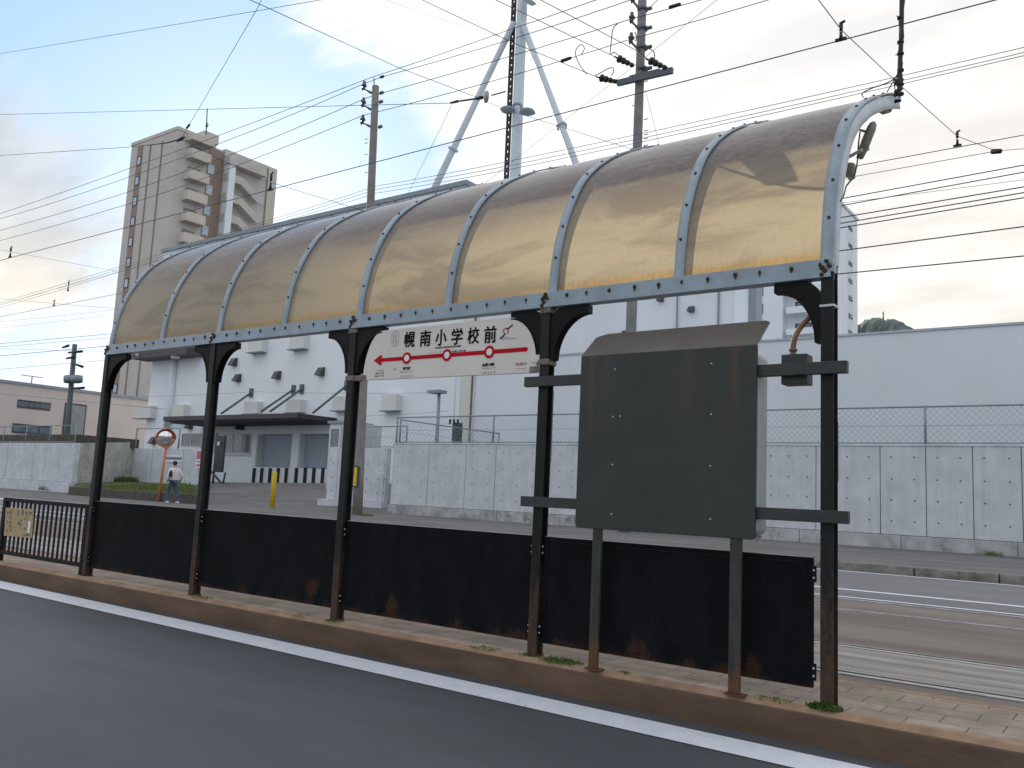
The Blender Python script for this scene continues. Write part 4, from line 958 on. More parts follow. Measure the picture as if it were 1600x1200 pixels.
# left walls beyond the entrance
lw = empty('concrete_wall', (-55, 20, 0), 'blue grey panelled concrete wall at the far left kerb', 'wall')
m = MB(); xe = P(114, 730, y=20).x; x = -84.0
segs = []
jl = [P(u_, 730, y=20).x for u_ in (-190, -120, -60, 9, 50, 92)]+[xe]
jl = [-84.0]+jl
for a, b in zip(jl, jl[1:]): m.box((a+0.02, 20.0, 0.62), (b-0.02, 20.3, 2.70))
m.box((-84, 20.05, 0.63), (xe-0.06, 20.28, 2.68), 1); m.build('wall_slabs', [Mt['concrete_lt'], Mt['joint']], lw, bevel=0.01)
m = MB(); m.box((-84, 19.88, -0.02), (xe, 20.3, 0.60)); m.build('footing', Mt['concrete_lt'], lw, bevel=0.02)
chain_fence('thin tube fence above the blue grey wall at far left', [(-74, 20.2), (xe-0.5, 20.2)], 2.72, 3.68, 2.7, netted=False)
# return wall and panels of the bank
rw = empty('retaining_wall', (xe, 22, 0.3), 'beige concrete retaining wall turning in behind the leftmost posts', 'wall')
pA = P(115, 692, y=20.02); pB = Vector((P(209, 687, y=24.4).x, 24.4, 3.05))
m = MB(); th = MB(); dd = Vector((pB.x-pA.x, pB.y-pA.y, 0)); 
m.add([(pA.x, pA.y, 0), (pB.x, pB.y, 0), (pB.x-0.2, pB.y+0.3, 0), (pA.x-0.2, pA.y+0.3, 0), (pA.x, pA.y, 2.70), (pB.x, pB.y, 3.08), (pB.x-0.2, pB.y+0.3, 3.08), (pA.x-0.2, pA.y+0.3, 2.70)],
      [(0,3,2,1),(4,5,6,7),(0,1,5,4),(1,2,6,5),(2,3,7,6),(3,0,4,7)])
m.box((xe-0.35, 20.04, 0), (pA.x+0.04, 20.5, 2.695)); m.build('wall_slab', Mt['concrete_warm'], rw)
nrm_ = Vector((dd.y, -dd.x, 0)).normalized()
for i in range(6):
    for zr in (0.9, 1.4, 1.9, 2.4):
        c = Vector((pA.x, pA.y, 0))+dd*((i+0.5)/6); th.disc((c.x, c.y, zr), nrm_, 0.04, 0.006, 8)
th.build('tie_holes', Mt['joint'], rw)
m = MB(); m.box((pA.x-12, pA.y+0.9, 2.70), (pB.x+0.1, pB.y+0.3, 3.25)); tag(m.build('planting_bank', Mt['oldkerb']), 'dark soil bank on top of the beige retaining wall', 'bank')
xl, xr = P(207, 730, y=24.4).x, P(311, 730, y=24.4).x
pw = empty('panel_fence', (-43, 24.4, 0.6), 'flat blue grey panel fence behind the orange mirror post', 'fence')
m = MB(); jp = [xl, P(236, 730, y=24.4).x, P(285, 730, y=24.4).x, xr]
for a, b in zip(jp, jp[1:]): m.box((a+0.02, 24.4, 0.82), (b-0.02, 24.52, 2.72))
m.build('panels', Mt['concrete_lt'], pw); m = MB(); m.box((xl, 24.34, 0.5), (xr+0.1, 24.6, 0.81)); m.build('base', Mt['concrete_lt'], pw)
m = MB()
for a in (xl, xr-2.2): m.tube([(a, 24.46, 2.7), (a, 24.46, 3.9)], 0.05, 7)
m.tube([(xl, 24.46, 3.88), (xr-2.2, 24.46, 3.88)], 0.03, 7); m.build('tube_rail', Mt['fence'], pw)
# signs on that fence
def flat_sign(name, u0, v0, u1, v1, y, lab, build):
    a, b = P(u0, v0, y=y), P(u1, v1, y=y); t = empty(name, ((a.x+b.x)/2, y, b.z), lab, 'sign')
    build(t, min(a.x, b.x), max(a.x, b.x), min(a.z, b.z), max(a.z, b.z), y); return t
def bs1(t, x0, x1, z0, z1, y):
    m = MB(); h_ = z1-z0; m.box((x0, y-0.03, z0+h_*0.72), (x1, y, z1)); m.box((x0, y-0.03, z0), (x1, y, z0+h_*0.36)); m.build('plate', Mt['signwhite'], t)
    m = MB(); m.box((x0+0.02, y-0.036, z0+h_*0.40), (x1-0.02, y-0.001, z0+h_*0.68)); m.build('band', Mt['signblue'], t)
flat_sign('wall_sign', 260.5, 711, 283, 722.5, 24.39, 'white sign with one blue grey band on the panel fence above the walking person', bs1)
def bs2(t, x0, x1, z0, z1, y):
    m = MB(); h_ = z1-z0; m.box((x0, y-0.03, z0), (x1, y, z1)); m.build('plate', Mt['signwhite'], t)
    m = MB(); m.box((x0+0.04, y-0.034, z0+h_*0.48), (x1-0.04, y-0.0302, z1-0.06)); m.box((x0+0.08, y-0.034, z0+h_*0.3), (x1-0.08, y-0.0302, z0+h_*0.38)); m.box((x0+0.08, y-0.034, z0+h_*0.08), (x1-0.08, y-0.0302, z0+h_*0.2)); m.build('printing', Mt['signred'], t)
flat_sign('warning_sign', 308.5, 703, 314, 731, 24.3, 'faded red and white warning sign beside the second post from the left', bs2)
# planted kerb with grass
gp = [P(107, 769, y=18), P(214, 776, y=17.6), P(312, 776, y=18.0)]
pk = MB(); yk = 18.0; x0_, x1_ = gp[0].x, gp[2].x
pk.box((x0_, yk, -0.02), (x1_, yk+0.25, 0.42)); pk.bar((x1_-0.12, yk+0.26, 0.22), (xr+0.1, 24.3, 0.55), 0.25, 0.5); tag(pk.build('block_kerb', Mt['oldkerb'], bevel=0.03), 'low dark block kerb holding the grass bank', 'kerb')
gm = MB(); gm.add([(x0_, yk+0.2, 0.40), (x1_-0.1, yk+0.2, 0.40), (xr-0.05, 24.3, 0.72), (xl, 24.3, 0.80), (xe, 20.2, 0.55)], [(0, 1, 2, 3, 4)]); tag(gm.build('grass_bank', Mt['soil'], recalc=False), kind='structure')
rg = random.Random(5); gb = MB()
for i in range(5200):
    x = rg.uniform(x0_+0.1, x1_-0.2); y = rg.uniform(yk+0.22, 24.2)
    if x < xe-(y-20)*0.12 and y > 20: continue
    if x > x1_-0.3+(xr-x1_)*(y-yk)/6.3: continue
    z = 0.40+(y-yk)/6.3*0.34; h_ = rg.uniform(0.06, 0.22)*(1.9 if y > 23 and rg.random() < 0.3 else 1); a = rg.uniform(0, 6.28); w = 0.02
    dx, dy = math.cos(a)*h_*0.5, math.sin(a)*h_*0.5; sx, sy = -math.sin(a)*w, math.cos(a)*w
    gb.add([(x-sx, y-sy, z-0.02), (x+sx, y+sy, z-0.02), (x+dx, y+dy, z+h_)], [(0, 1, 2)])
for i in range(900):
    x = rg.uniform(P(190, 760, y=23.9).x, P(212, 760, y=23.9).x); y = rg.uniform(23.2, 24.1); z = 0.7; h_ = rg.uniform(0.12, 0.42); a = rg.uniform(0, 6.28); w = 0.03
    dx, dy = math.cos(a)*h_*0.4, math.sin(a)*h_*0.4; sx, sy = -math.sin(a)*w, math.cos(a)*w
    gb.add([(x-sx, y-sy, z), (x+sx, y+sy, z), (x+dx, y+dy, z+h_)], [(0, 1, 2)])
tag(gb.build('grass', Mt['grass'], recalc=False), 'green grass on the bank behind the mirror post', 'grass', kind='stuff')
def ground_weed(u, v, y, n, r_, hm, lab):
    c = P(u, v, y=y); m = MB(); rn = random.Random(int(u))
    for i in range(n):
        a = rn.uniform(0, 6.28); d = r_*rn.random()**0.7; x, y_ = c.x+d*math.cos(a), c.y+d*math.sin(a)*0.5; h_ = hm*rn.uniform(0.3, 1); b = rn.uniform(0, 6.28); w = 0.012
        m.add([(x-math.sin(b)*w, y_+math.cos(b)*w, c.z-0.05), (x+math.sin(b)*w, y_-math.cos(b)*w, c.z-0.05), (x+math.cos(b)*h_*0.5, y_+math.sin(b)*h_*0.5, c.z+h_)], [(0, 1, 2)])
    tag(m.build('weed_tuft', Mt['weed'], recalc=False), lab, 'weeds')
ground_weed(571, 808, 16.4, 300, 0.35, 0.16, 'green weeds round the foot of the brown utility pole')
ground_weed(1552, 868, 19.75, 90, 0.22, 0.15, 'few weeds at the footing of the long wall')
ground_weed(66, 764, 19.6, 70, 0.4, 0.25, 'small weed at the foot of the far left wall')

# ================================================================== BUILDINGS
def win(parent, x0, x1, z0, z1, y, name='window', glass='glass', fr='frame', mull=1, dep=0.08, fw=0.06):
    """window in a wall facing the road: frame, pane"""
    m = MB(); m.box((x0, y-0.05, z0), (x0+fw, y+dep, z1)); m.box((x1-fw, y-0.05, z0), (x1, y+dep, z1)); m.box((x0+fw+0.001, y-0.05, z0), (x1-fw-0.001, y+dep, z0+fw)); m.box((x0+fw+0.001, y-0.05, z1-fw), (x1-fw-0.001, y+dep, z1))
    for k_ in range(mull):
        c = x0+(x1-x0)*(k_+1)/(mull+1); m.box((c-fw/2, y-0.045, z0+fw+0.001), (c+fw/2, y+dep, z1-fw-0.001))
    w = m.build(name, Mt[fr], parent); g_ = MB(); g_.box((x0+fw*0.5, y-0.015, z0+fw*0.5), (x1-fw*0.5, y-0.004, z1-fw*0.5)); g_.build('pane', Mt[glass], w); return w
def winpx(parent, u0, v0, u1, v1, y, **k_):
    a, b = P(u0, v0, y=y), P(u1, v1, y=y); return win(parent, min(a.x, b.x), max(a.x, b.x), min(a.z, b.z), max(a.z, b.z), y, **k_)

# --- white store with loading dock
YB = 34.0
st = empty('white_warehouse', (-46, YB, 1), 'big pale blue white warehouse with a loading dock behind the entrance yard', 'building')
bx0, bx1 = -62.3, -31.0; zr = 19.0
bay1 = (P(400, 700, y=YB).x, P(455.5, 700, y=YB).x); bay2 = (P(466, 700, y=YB).x, P(514, 700, y=YB).x)
zb1 = P(430, 678, y=YB).z; zd = P(450, 731, y=YB).z
m = MB(); m.box((bx0, YB+0.6, 0), (bx1, 62, zr))
m.box((bx0, YB, zb1), (bx1, YB+0.599, zr)); m.box((bx0, YB, 0), (bx1, YB+0.599, zd)); m.box((bx0, YB, zd+0.0), (bay1[0], YB+0.599, zb1)); m.box((bay1[1], YB, zd), (bay2[0], YB+0.599, zb1)); m.box((bay2[1], YB, zd), (bx1, YB+0.599, zb1))
m.build('wall', Mt['white'], st)
m = MB(); m.box((bx0-0.15, YB-0.15, zr+0.002), (bx1+0.15, 62.2, zr+0.28)); m.build('parapet', Mt['cap'], st)
m = MB(); a_ = P(283, 600, y=YB).x; m.tube([(P(272, 600, y=YB).x, YB-0.15, 1.0), (P(272, 600, y=YB).x, YB-0.15, 12.0)], 0.28, 8); m.build('downpipe', Mt['white2'], st)
for (b0_, b1_) in (bay1, bay2):
    s_ = MB(); nsl = 22
    for k_ in range(nsl):
        z0 = zd+(zb1-zd)*k_/nsl; z1 = zd+(zb1-zd)*(k_+1)/nsl; s_.box((b0_+0.12, YB+0.50, z0), (b1_-0.002, YB+0.56, z1-0.03))
    s_.box((b0_+0.12, YB+0.565, zd), (b1_, YB+0.59, zb1)); s_.build('shutter', Mt['shutter'], st)
    s_ = MB(); s_.box((b0_+0.005, YB+0.06, zd+0.001), (b0_+0.06, YB+0.49, zb1-0.002)); s_.build('jamb', Mt['vent'], st)
for u_ in (397.5, 409.5, 422.5, 435, 448, 463.5, 477.5, 491, 505):
    c = P(u_, 744, y=YB); s_ = MB(); s_.box((c.x-0.10, YB-0.12, c.z-0.56), (c.x+0.10, YB-0.001, c.z+0.54)); s_.build('dock_bumper', Mt['rubber'], st)
for u_, v_ in ((431, 585.5), (499, 580), (369, 590), (363, 565), (294, 664), (237, 688), (374, 665)):
    c = P(u_, v_, y=YB-0.25); s_ = MB(); w = 0.50
    s_.prism([(c.x-w*0.5, YB-0.48, c.z-0.26), (c.x-w*0.5, YB-0.0, c.z-0.30), (c.x-w*0.5, YB-0.0, c.z+0.30), (c.x-w*0.5, YB-0.18, c.z+0.25)], (w, 0, 0))
    s_.build('wall_lamp', Mt['lampdark'], st)
for u0, v0, u1, v1 in ((213, 635, 236, 653), (271, 633, 288, 652), (384, 628, 403, 646), (450, 625, 470, 644), (522, 620, 541, 641), (599, 617, 620, 641), (391, 530, 410, 549), (455, 525, 475, 544)):
    a, b = P(u0, v0, y=YB-0.4), P(u1, v1, y=YB-0.4); s_ = MB(); s_.box((a.x, YB-0.5, b.z), (b.x, YB-0.001, a.z)); s_.box((a.x-0.12, YB-0.6, b.z-0.06), (b.x-0.1, YB-0.001, b.z-0.002), 1); s_.build('vent_hood', [Mt['vent'], Mt['cap']], st)
winpx(st, 285, 677, 314, 698, YB, mull=1, fr='framelt'); winpx(st, 337, 678, 392, 710, YB, mull=3, fr='framelt')
m = MB(); a = P(340, 707, y=YB); m.box((a.x, YB-0.1, a.z-0.2), (P(392, 707, y=YB).x, YB-0.055, a.z)); m.build('sill', Mt['framelt'], st)
# dock canopy with hangers
xr_, xl_ = P(525, 660, y=YB).x, P(318, 655, y=YB).x; fy = 30.9; zt_ = P(500, 651, y=32.4).z
cn = MB(); zt = 5.36; cn.box((xl_, fy, zt-0.42), (xr_, YB-0.001, zt-0.06)); cn.box((xl_-0.06, fy-0.08, zt-0.30), (xr_+0.06, YB-0.001, zt), 1); ca = cn.build('dock_canopy', [Mt['rubber'], Mt['awning']], st)
for (u0, v0, u1, v1) in ((392, 614, 346, 646), (458, 609, 408, 643), (471, 608, 422, 643), (541, 603, 489, 645)):
    a = P(u0, v0, y=YB-0.1); b_ = Vector((a.x-0.05, fy+0.4, zt)); s_ = MB(); s_.tube([a, P(u1, v1, y=fy+0.45)], 0.075, 7); s_.box((a.x-0.14, YB-0.16, a.z-0.30), (a.x+0.14, YB-0.002, a.z+0.32)); s_.build('hanger_rod', Mt['steel'], ca)
# roof edge box and fan casing above the far left corner, strip of lamps
m = MB(); a, b = P(222, 553, y=33.4), P(306, 548, y=33.4); m.box((a.x, 32.6, a.z-0.55), (b.x, YB-0.001, a.z+0.9)); aw = m.build('side_awning', mat('dull_purple_brown', (0.085, 0.068, 0.078), 0.6), st)
m = MB()
for i in range(9): 
    x = a.x+1.6+i*0.92; m.tube([(x, 32.55, a.z+0.42), (x+0.45, 32.55, a.z+0.46)], 0.13, 6)
m.build('lamp_row', Mt['signwhite'], aw)
m = MB(); m.tube([(a.x+0.3, 32.5, a.z+0.3), (a.x+1.0, 32.5, a.z-0.35)], 0.14, 7); m.build('end_cap', Mt['signwhite'], aw)
m = MB(); m.tube([(P(274, 556, y=33).x, 33.0, a.z-0.7), (P(274, 556, y=33).x, 33.0, a.z+0.3)], 0.32, 8); m.build('downpipe_head', Mt['white'], aw)
# small dark cabinet on bracket beside the second post
m = MB(); a, b = P(338, 681, y=29), P(350, 738, y=29); cbx = empty('wall_cabinet', ((a.x+b.x)/2, 29, 1.2), 'tall dark cabinet on a pole bracket by the yard office window', 'cabinet')
m.box((a.x+0.1, 28.95, b.z), (b.x-0.2, 29.12, a.z)); m.build('case', Mt['frame'], cbx, bevel=0.02)
m = MB(); m.tube([(b.x, 29.1, b.z), (b.x-0.15, 29.1, b.z-0.75), (a.x-0.4, 29.1, b.z+0.05)], 0.07, 6); m.tube([(a.x-0.2, 29.2, -0.0), (a.x-0.2, 29.2, a.z+0.2)], 0.07, 7); m.build('bracket', Mt['frame'], cbx)
m = MB(); c = P(341, 693, y=28.85); m.box((c.x-0.12, 28.85, c.z-0.12), (c.x+0.12, 28.899, c.z+0.12)); m.build('dial', Mt['framelt'], cbx)
# guard booth frame at the right of the dock
bodym = Mt['concrete_lt']
gbt = empty('guard_booth', (P(524, 690, y=27).x, 27, 0.5), 'small booth with white window frame at the right of the loading dock', 'booth')
a, b = P(516, 662, y=27), P(556, 745, y=27); m = MB(); m.box((a.x, 27, 0.2), (b.x, 28.6, a.z)); m.build('body', bodym, gbt)
win(gbt, a.x+0.1, a.x+0.95, P(520, 702, y=27).z, P(520, 667, y=27).z, 26.95, fr='framelt', mull=0, dep=0.05, fw=0.12)
m = MB(); m.box((a.x-0.1, 26.9, a.z+0.001), (a.x+1.3, 28.8, a.z+0.14)); m.build('roof', Mt['cap'], gbt)

# --- tall cream and white block to the right of it
YT = 28.0
tb_ = empty('white_store_block', (-18, YT, 1), 'tall windowless white and cream block behind the long wall', 'building')
tx0, tx1 = P(718, 640, y=YT).x, P(1173, 480, y=YT).x
m = MB(); xq_ = P(1155, 480, y=44).x; m.box((tx0, YT, 0), (tx1, YT+0.4, 11.6)); m.box((tx0, YT+0.401, 0), (xq_, 44, 11.6)); m.build('wall', Mt['white2'], tb_)
xc_ = P(862, 540, y=YT).x
m = MB(); m.box((tx0+0.001, YT-0.06, 1), (P(741, 640, y=YT).x, YT-0.001, 11.55)); m.build('corner_panel', Mt['cream'], tb_)
m = MB(); m.box((tx0-0.6, YT+0.4, 0), (tx0-0.002, 40, 11.4)); m.build('side_return', Mt['white'], tb_)
for u_, w in ((741.5, 0.09), (1057, 0.03), (1122, 0.05)):
    c = P(u_, 560, y=YT); m = MB(); m.box((c.x-w/2, YT-0.10, 1), (c.x+w/2, YT-0.002, 11.5)); m.build('downpipe' if u_ < 800 else 'joint_cover', Mt['clamp'] if u_ < 800 else Mt['cap'], tb_)
m = MB(); m.box((P(1150, 480, y=YT).x, YT-0.12, 1), (P(1171, 480, y=YT).x, YT-0.001, 11.55)); m.build('end_panel', Mt['white'], tb_)
m = MB(); m.box((tx1-0.02, YT-0.2, 0), (tx1+0.30, YT+0.4, 11.9)); m.build('end_pilaster', Mt['cap'], tb_)
m = MB(); m.box((tx0-0.1, YT-0.1, 11.601), (tx1+0.1, YT+0.5, 11.9)); m.build('parapet', Mt['cap'], tb_)
for u_, v_ in ((1030, 465.5), (1078, 482), (974, 520), (1092, 445)):
    c = P(u_, v_, y=YT-0.2); s_ = MB(); w = 0.22
    s_.prism([(c.x-w*0.5, YT-0.28, c.z-0.11), (c.x-w*0.5, YT, c.z-0.13), (c.x-w*0.5, YT, c.z+0.13), (c.x-w*0.5, YT-0.12, c.z+0.11)], (w, 0, 0)); s_.build('wall_lamp', Mt['lampdark'], tb_)
# --- low annex wall at the right
ax = empty('white_annex', (0, 24, 1), 'long low plain white annex wall above the chain link fence on the right', 'building')
zx = 6.44; axx = P(865, 558, y=24).x
m = MB(); m.box((axx, 24.0, 0), (32, 27.9, zx)); m.build('wall', Mt['lowwall'], ax); m = MB(); m.box((axx-0.02, 23.96, zx+0.001), (32, 27.94, zx+0.07)); m.build('coping', Mt['galv_light'], ax)
# --- white flats far behind
fl_ = empty('white_flats', (-20, 60, 1), 'white block of flats with window columns rising above the low annex', 'building')
fx0, fx1 = -27.5, -17.0; ftop = 23.6
m = MB(); m.box((fx0, 60, 0), (fx1, 64.9, ftop)); m.build('wall', Mt['white'], fl_)
m = MB(); m.box((fx0-0.1, 59.9, ftop+0.001), (fx1+0.1, 65.0, ftop+0.2)); m.build('parapet', Mt['white2'], fl_)
for u_, v_ in ((1189, 455), (1189, 483), (1189, 427), (1189, 511)):
    winpx(fl_, u_-8, v_-7, u_+8, v_+7, 60, mull=3, fr='signblue', fw=0.12)
m = MB(); m.box((P(1200, 500, y=60).x, 59.0, 0), (P(1230, 500, y=60).x, 59.99, ftop)); m.build('stair_bay', Mt['white'], fl_)
for v_ in (446, 478, 512, 541, 573):
    a, b = P(1234, v_-7, y=59.6), P(1300, v_+10, y=59.6)
    m = MB(); m.box((a.x, 58.8, b.z), (b.x, 59.99, b.z+(a.z-b.z)*0.45)); m.build('balcony', Mt['white'], fl_)
    win(fl_, a.x+0.3, a.x+1.5, b.z+(a.z-b.z)*0.45, a.z, 59.98, mull=1, dep=0.0, fw=0.08)
for v_ in (357, 384, 412, 439, 466, 494, 520):    # windows on the receding end wall
    a = P(1325.5, v_-5, x=fx1); b = P(1331, v_+6, x=fx1)
    m = MB(); m.box((fx1-0.001, a.y, b.z), (fx1+0.05, b.y, a.z)); w_ = m.build('window', Mt['frame'], fl_); m = MB(); m.box((fx1+0.051, a.y+0.25, b.z+0.15), (fx1+0.06, b.y-0.12, a.z-0.15)); m.build('pane', Mt['glassblue'], w_)
m = MB(); a = P(1325, 400, x=fx1); b = P(1331.5, 400, x=fx1); m.box((fx1+0.0005, a.y-0.1, 2), (fx1+0.02, b.y+0.1, ftop-1)); m.build('window_strip', Mt['lowwall'], fl_)

# --- beige tower at the left
tw = empty('beige_tower', (-118, 64, 1), 'tall beige apartment tower with balconies and an outside stair', 'building')
ZT = 51.7; TX0, TX1, TY0, TY1 = -124.3, -112.0, 64.0, 82.0
m = MB(); m.box((TX0, TY0, 0), (TX1, 70.5, ZT)); m.box((TX0+1, 70.501, 0), (TX1-0.35, 72.2, ZT-0.3)); m.box((TX0, 72.201, 0), (TX1-0.0, TY1, ZT-0.0)); m.build('wall', Mt['beige'], tw)
m = MB(); m.box((TX0-0.1, TY0-0.1, ZT+0.001), (TX1+0.1, 70.6, ZT+0.5)); m.build('parapet', Mt['beige2'], tw)
yA = lambda u_, v_: P(u_, v_, x=TX1).y
m = MB(); m.box((TX1-0.05, 80.3, 0), (TX1+0.12, 81.95, ZT-0.2)); m.build('end_strip', Mt['beige2'], tw)
m = MB(); m.box((TX1-0.05, 80.1, 0), (TX1+0.14, 80.29, ZT-0.4)); m.build('expansion_joint', Mt['brown'], tw)
fl_h = P(222, 250, y=TY0).z-P(217, 282, y=TY0).z; z0 = P(222, 250, y=TY0).z
xw = P(218, 250, y=TY0).x
m = MB(); m.box((xw-0.75, TY0-0.05, 2), (xw+0.75, TY0-0.001, ZT-0.5)); m.build('brown_strip', Mt['brown'], tw)
for k_ in range(15):
    z = z0-k_*fl_h; win(tw, xw-0.62, xw+0.62, z-0.75, z+0.75, TY0-0.06, glass='glassblue', mull=0, dep=0.0, fw=0.16)
for u_ in (233.5, 251.5):
    c = P(u_, 250, y=TY0); m = MB(); m.box((c.x-0.13, TY0-0.10, 2), (c.x+0.13, TY0-0.001, ZT-1.0)); m.build('downpipe', Mt['brown'], tw)
# balconies on the side wall
yb0, yb1 = yA(292, 245), yA(316, 255)
for k_ in range(15):
    z = P(300, 240, x=TX1+1.3).z - k_*fl_h
    m = MB(); m.box((TX1-0.02, yb0-0.2, z-0.55), (TX1+1.5, yb1+0.5, z-0.35), 1); m.box((TX1+1.3, yb0-0.2, z-0.349), (TX1+1.5, yb1+0.5, z+0.85)); m.box((TX1-0.02, yb0-0.2, z-0.349), (TX1+1.299, yb0, z+0.85)); m.box((TX1-0.02, yb1+0.3, z-0.349), (TX1+1.299, yb1+0.5, z+0.85))
    m.build('balcony', [Mt['beige2'], Mt['beige']], tw)
    m = MB(); m.box((TX1+0.001, yb0+0.3, z-0.3), (TX1+0.03, yb1-0.2, z+1.7)); m.build('balcony_door', Mt['glass'], tw)
m = MB(); m.box((TX1-0.02, yb0-0.4, ZT-1.2), (TX1+1.6, yb1+0.8, ZT-0.3)); m.build('balcony_roof', Mt['beige2'], tw)
m = MB(); m.box((TX1-0.349, 70.6, 0), (TX1-0.25, 72.1, ZT-0.6)); m.build('brown_strip', Mt['brown'], tw)
m = MB(); m.box((TX1+0.002, 69.3, 0), (TX1+0.10, 70.45, ZT-0.6)); m.build('brown_strip', Mt['brown'], tw)
for k_ in range(15):
    z = P(325, 262, x=TX1).z-k_*fl_h; m = MB(); m.box((TX1+0.101, 69.35, z-0.85), (TX1+0.16, 70.4, z+0.55)); m.build('window', Mt['glassblue'], tw)
m = MB(); m.box((TX1+0.001, 72.21, 0), (TX1+1.42, 73.3, ZT-1.4)); m.build('pilaster', Mt['white2'], tw)
# outside stair on the side wall: landings and raking parapets
ys0, ys1, ys2 = yA(352, 250), yA(372, 255), yA(398, 280)
for k_ in range(14):
    z = P(365, 285, x=TX1).z-k_*fl_h
    m = MB(); X = TX1+1.1
    m.prism([(X, ys0, z-0.45), (X, ys1, z-0.45), (X, ys2, z-2.35), (X, ys2+1.0, z-2.35), (X, ys2+1.0, z-1.6), (X, ys1+0.2, z+0.75), (X, ys0, z+0.75)], (0.2, 0, 0))
    m.prism([(TX1+0.001, ys0, z-0.45), (TX1+0.001, ys1, z-0.45), (TX1+0.001, ys2, z-2.35), (TX1+0.001, ys2, z-2.15), (TX1+0.001, ys1, z-0.25), (TX1+0.001, ys0, z-0.25)], (1.098, 0, 0), 1)
    m.box((TX1+0.001, ys0-0.2, z-0.45), (X+0.2, ys0-0.001, z+0.75))
    m.build('stair_parapet', [Mt['beige'], Mt['beige2']], tw)
    m = MB(); m.box((TX1+0.001, ys0+0.3, z+0.0), (TX1+0.02, ys0+1.5, z+1.75)); m.build('doorway', Mt['dark'], tw)
m = MB(); m.box((TX1+0.001, ys0-0.3, ZT-2.6), (TX1+1.6, ys2+1.0, ZT-1.5)); m.build('stair_roof', Mt['beige'], tw)
m = MB(); c = P(340, 210, y=70); m.box((TX1-4, 69, ZT+0.51), (TX1-1, 71.5, ZT+2.0)); m.build('roof_hut', Mt['beige2'], tw)
m = MB(); c = P(322, 210, y=68); m.tube([(c.x, 68, ZT+0.5), (P(324, 170, y=68).x, 68, P(324, 170, y=68).z)], 0.09, 5); m.build('aerial', Mt['steel'], tw)
m = MB(); m.tube([(TX1-2.2, 70, ZT+2.0), (TX1-2.2, 70, ZT+3.6)], 0.07, 5); m.tube([(TX1-2.2, 70, ZT+3.0), (TX1-2.2, 70, ZT+3.2), (TX1-2.2, 70, ZT+3.6), (TX1-2.2, 70, ZT+3.9)], [0.05, 0.24, 0.22, 0.05], 8); m.build('roof_beacon', Mt['cap'], tw)

# --- low pinkish building far left
hs = empty('low_house', (-80, 36, 1), 'low pinkish flat roofed building with dark sliding windows at the far left', 'building')
m = MB(); HX = -80.0; hy0, hy1 = 20.6, P(176, 616, x=HX).y+4
m.box((HX-14, hy0+5, 0), (HX, hy1, 8.75)); m.build('wall', Mt['house'], hs)
m = MB(); m.box((HX-14.2, hy0+4.9, 8.751), (HX+0.15, hy1+0.1, 9.0)); m.build('roof_edge', Mt['cap'], hs)
def winx(parent, u0, v0, u1, v1, X, mull=2):
    a, b = P(u0, v0, x=X), P(u1, v1, x=X); y0_, y1_, z0_, z1_ = a.y, b.y, min(a.z, b.z), max(a.z, b.z)
    m = MB(); m.box((X+0.001, y0_, z0_), (X+0.06, y1_, z1_)); w = m.build('window', Mt['frame'], parent)
    m = MB()
    for k_ in range(mull):
        m.box((X+0.061, y0_+(y1_-y0_)*(k_+0.06)/mull, z0_+0.15), (X+0.075, y0_+(y1_-y0_)*(k_+0.94)/mull, z1_-0.15))
    m.build('pane', Mt['glass'], w)
winx(hs, 28, 624, 78, 642, HX, 3); winx(hs, 20, 661, 79, 681, HX, 3); winx(hs, 102, 629, 130, 684, HX, 1)
m = MB(); a = P(49, 600, x=HX-5); m.tube([(a.x, a.y, 9), (a.x, a.y, P(50, 588, x=HX-5).z)], 0.05, 5); m.tube([(a.x, a.y-1.0, P(50, 588, x=HX-5).z), (a.x, a.y+1.0, P(50, 588, x=HX-5).z)], 0.04, 5); m.build('aerial', Mt['steel'], hs)
# grey road-level block behind wall gap (dark hedge of the yard)

# ================================================================== TELECOM MAST
ms = empty('telecom_mast', (-39.7, 50, 0), 'tall pale steel mast with ladder and two raking struts behind the roofs', 'mast')
YM = 50.0
b0, t0 = P(805.5, 330, y=YM), P(811, -60, y=YM)
t0 = Vector((b0.x-0.35, YM, t0.z)); bb = Vector((b0.x, YM, 0))
m = MB(); m.tube([bb, t0], [0.50, 0.42], 16); m.build('tube', Mt['mast'], ms)
for (u0, v0, u1, v1) in ((803, 35, 678, 296), (816, 35, 899, 255)):
    a, b = P(u0, v0, y=YM-0.3), P(u1, v1, y=YM-2.5); b = a+(b-a)*1.9; s_ = MB(); s_.tube([a, b], [0.25, 0.31], 12)
    c = a+(b-a)*0.40; s_.tube([c-(b-a).normalized()*0.08, c+(b-a).normalized()*0.08], 0.44, 12); s_.build('strut', Mt['mast'], ms)
m = MB(); xl0 = -0.72
def axis(z): return bb+(t0-bb)*((z-bb.z)/(t0.z-bb.z))
for dx in (-0.16, 0.16): m.tube([axis(18)+Vector((xl0+dx, -0.2, 0)), axis(42)+Vector((xl0+dx, -0.2, 0))], 0.10, 5)
z = 18.2
while z < 42: c = axis(z)+Vector((xl0, -0.2, 0)); m.box((c.x-0.2, c.y-0.10, z), (c.x+0.2, c.y+0.10, z+0.34)); z += 0.62
m.build('ladder', Mt['cable'], ms)
m = MB()
for (u_, v_, side) in ((793, 172, -1), (824, 175, 1)):
    c = P(u_, v_, y=YM-0.6); m.tube([c-Vector((0, 0, 0.20)), c-Vector((0, 0, 0.05)), c+Vector((0, 0, 0.16))], [0.30, 0.66, 0.52], 14)
m.tube(interp([P(801, 172, y=YM-0.8), P(803, 164, y=YM-0.8), P(808, 162, y=YM-0.8), P(814, 164, y=YM-0.8), P(815, 172, y=YM-0.8)], 4), 0.12, 7); m.build('aerial_ring', Mt['cap'], ms)
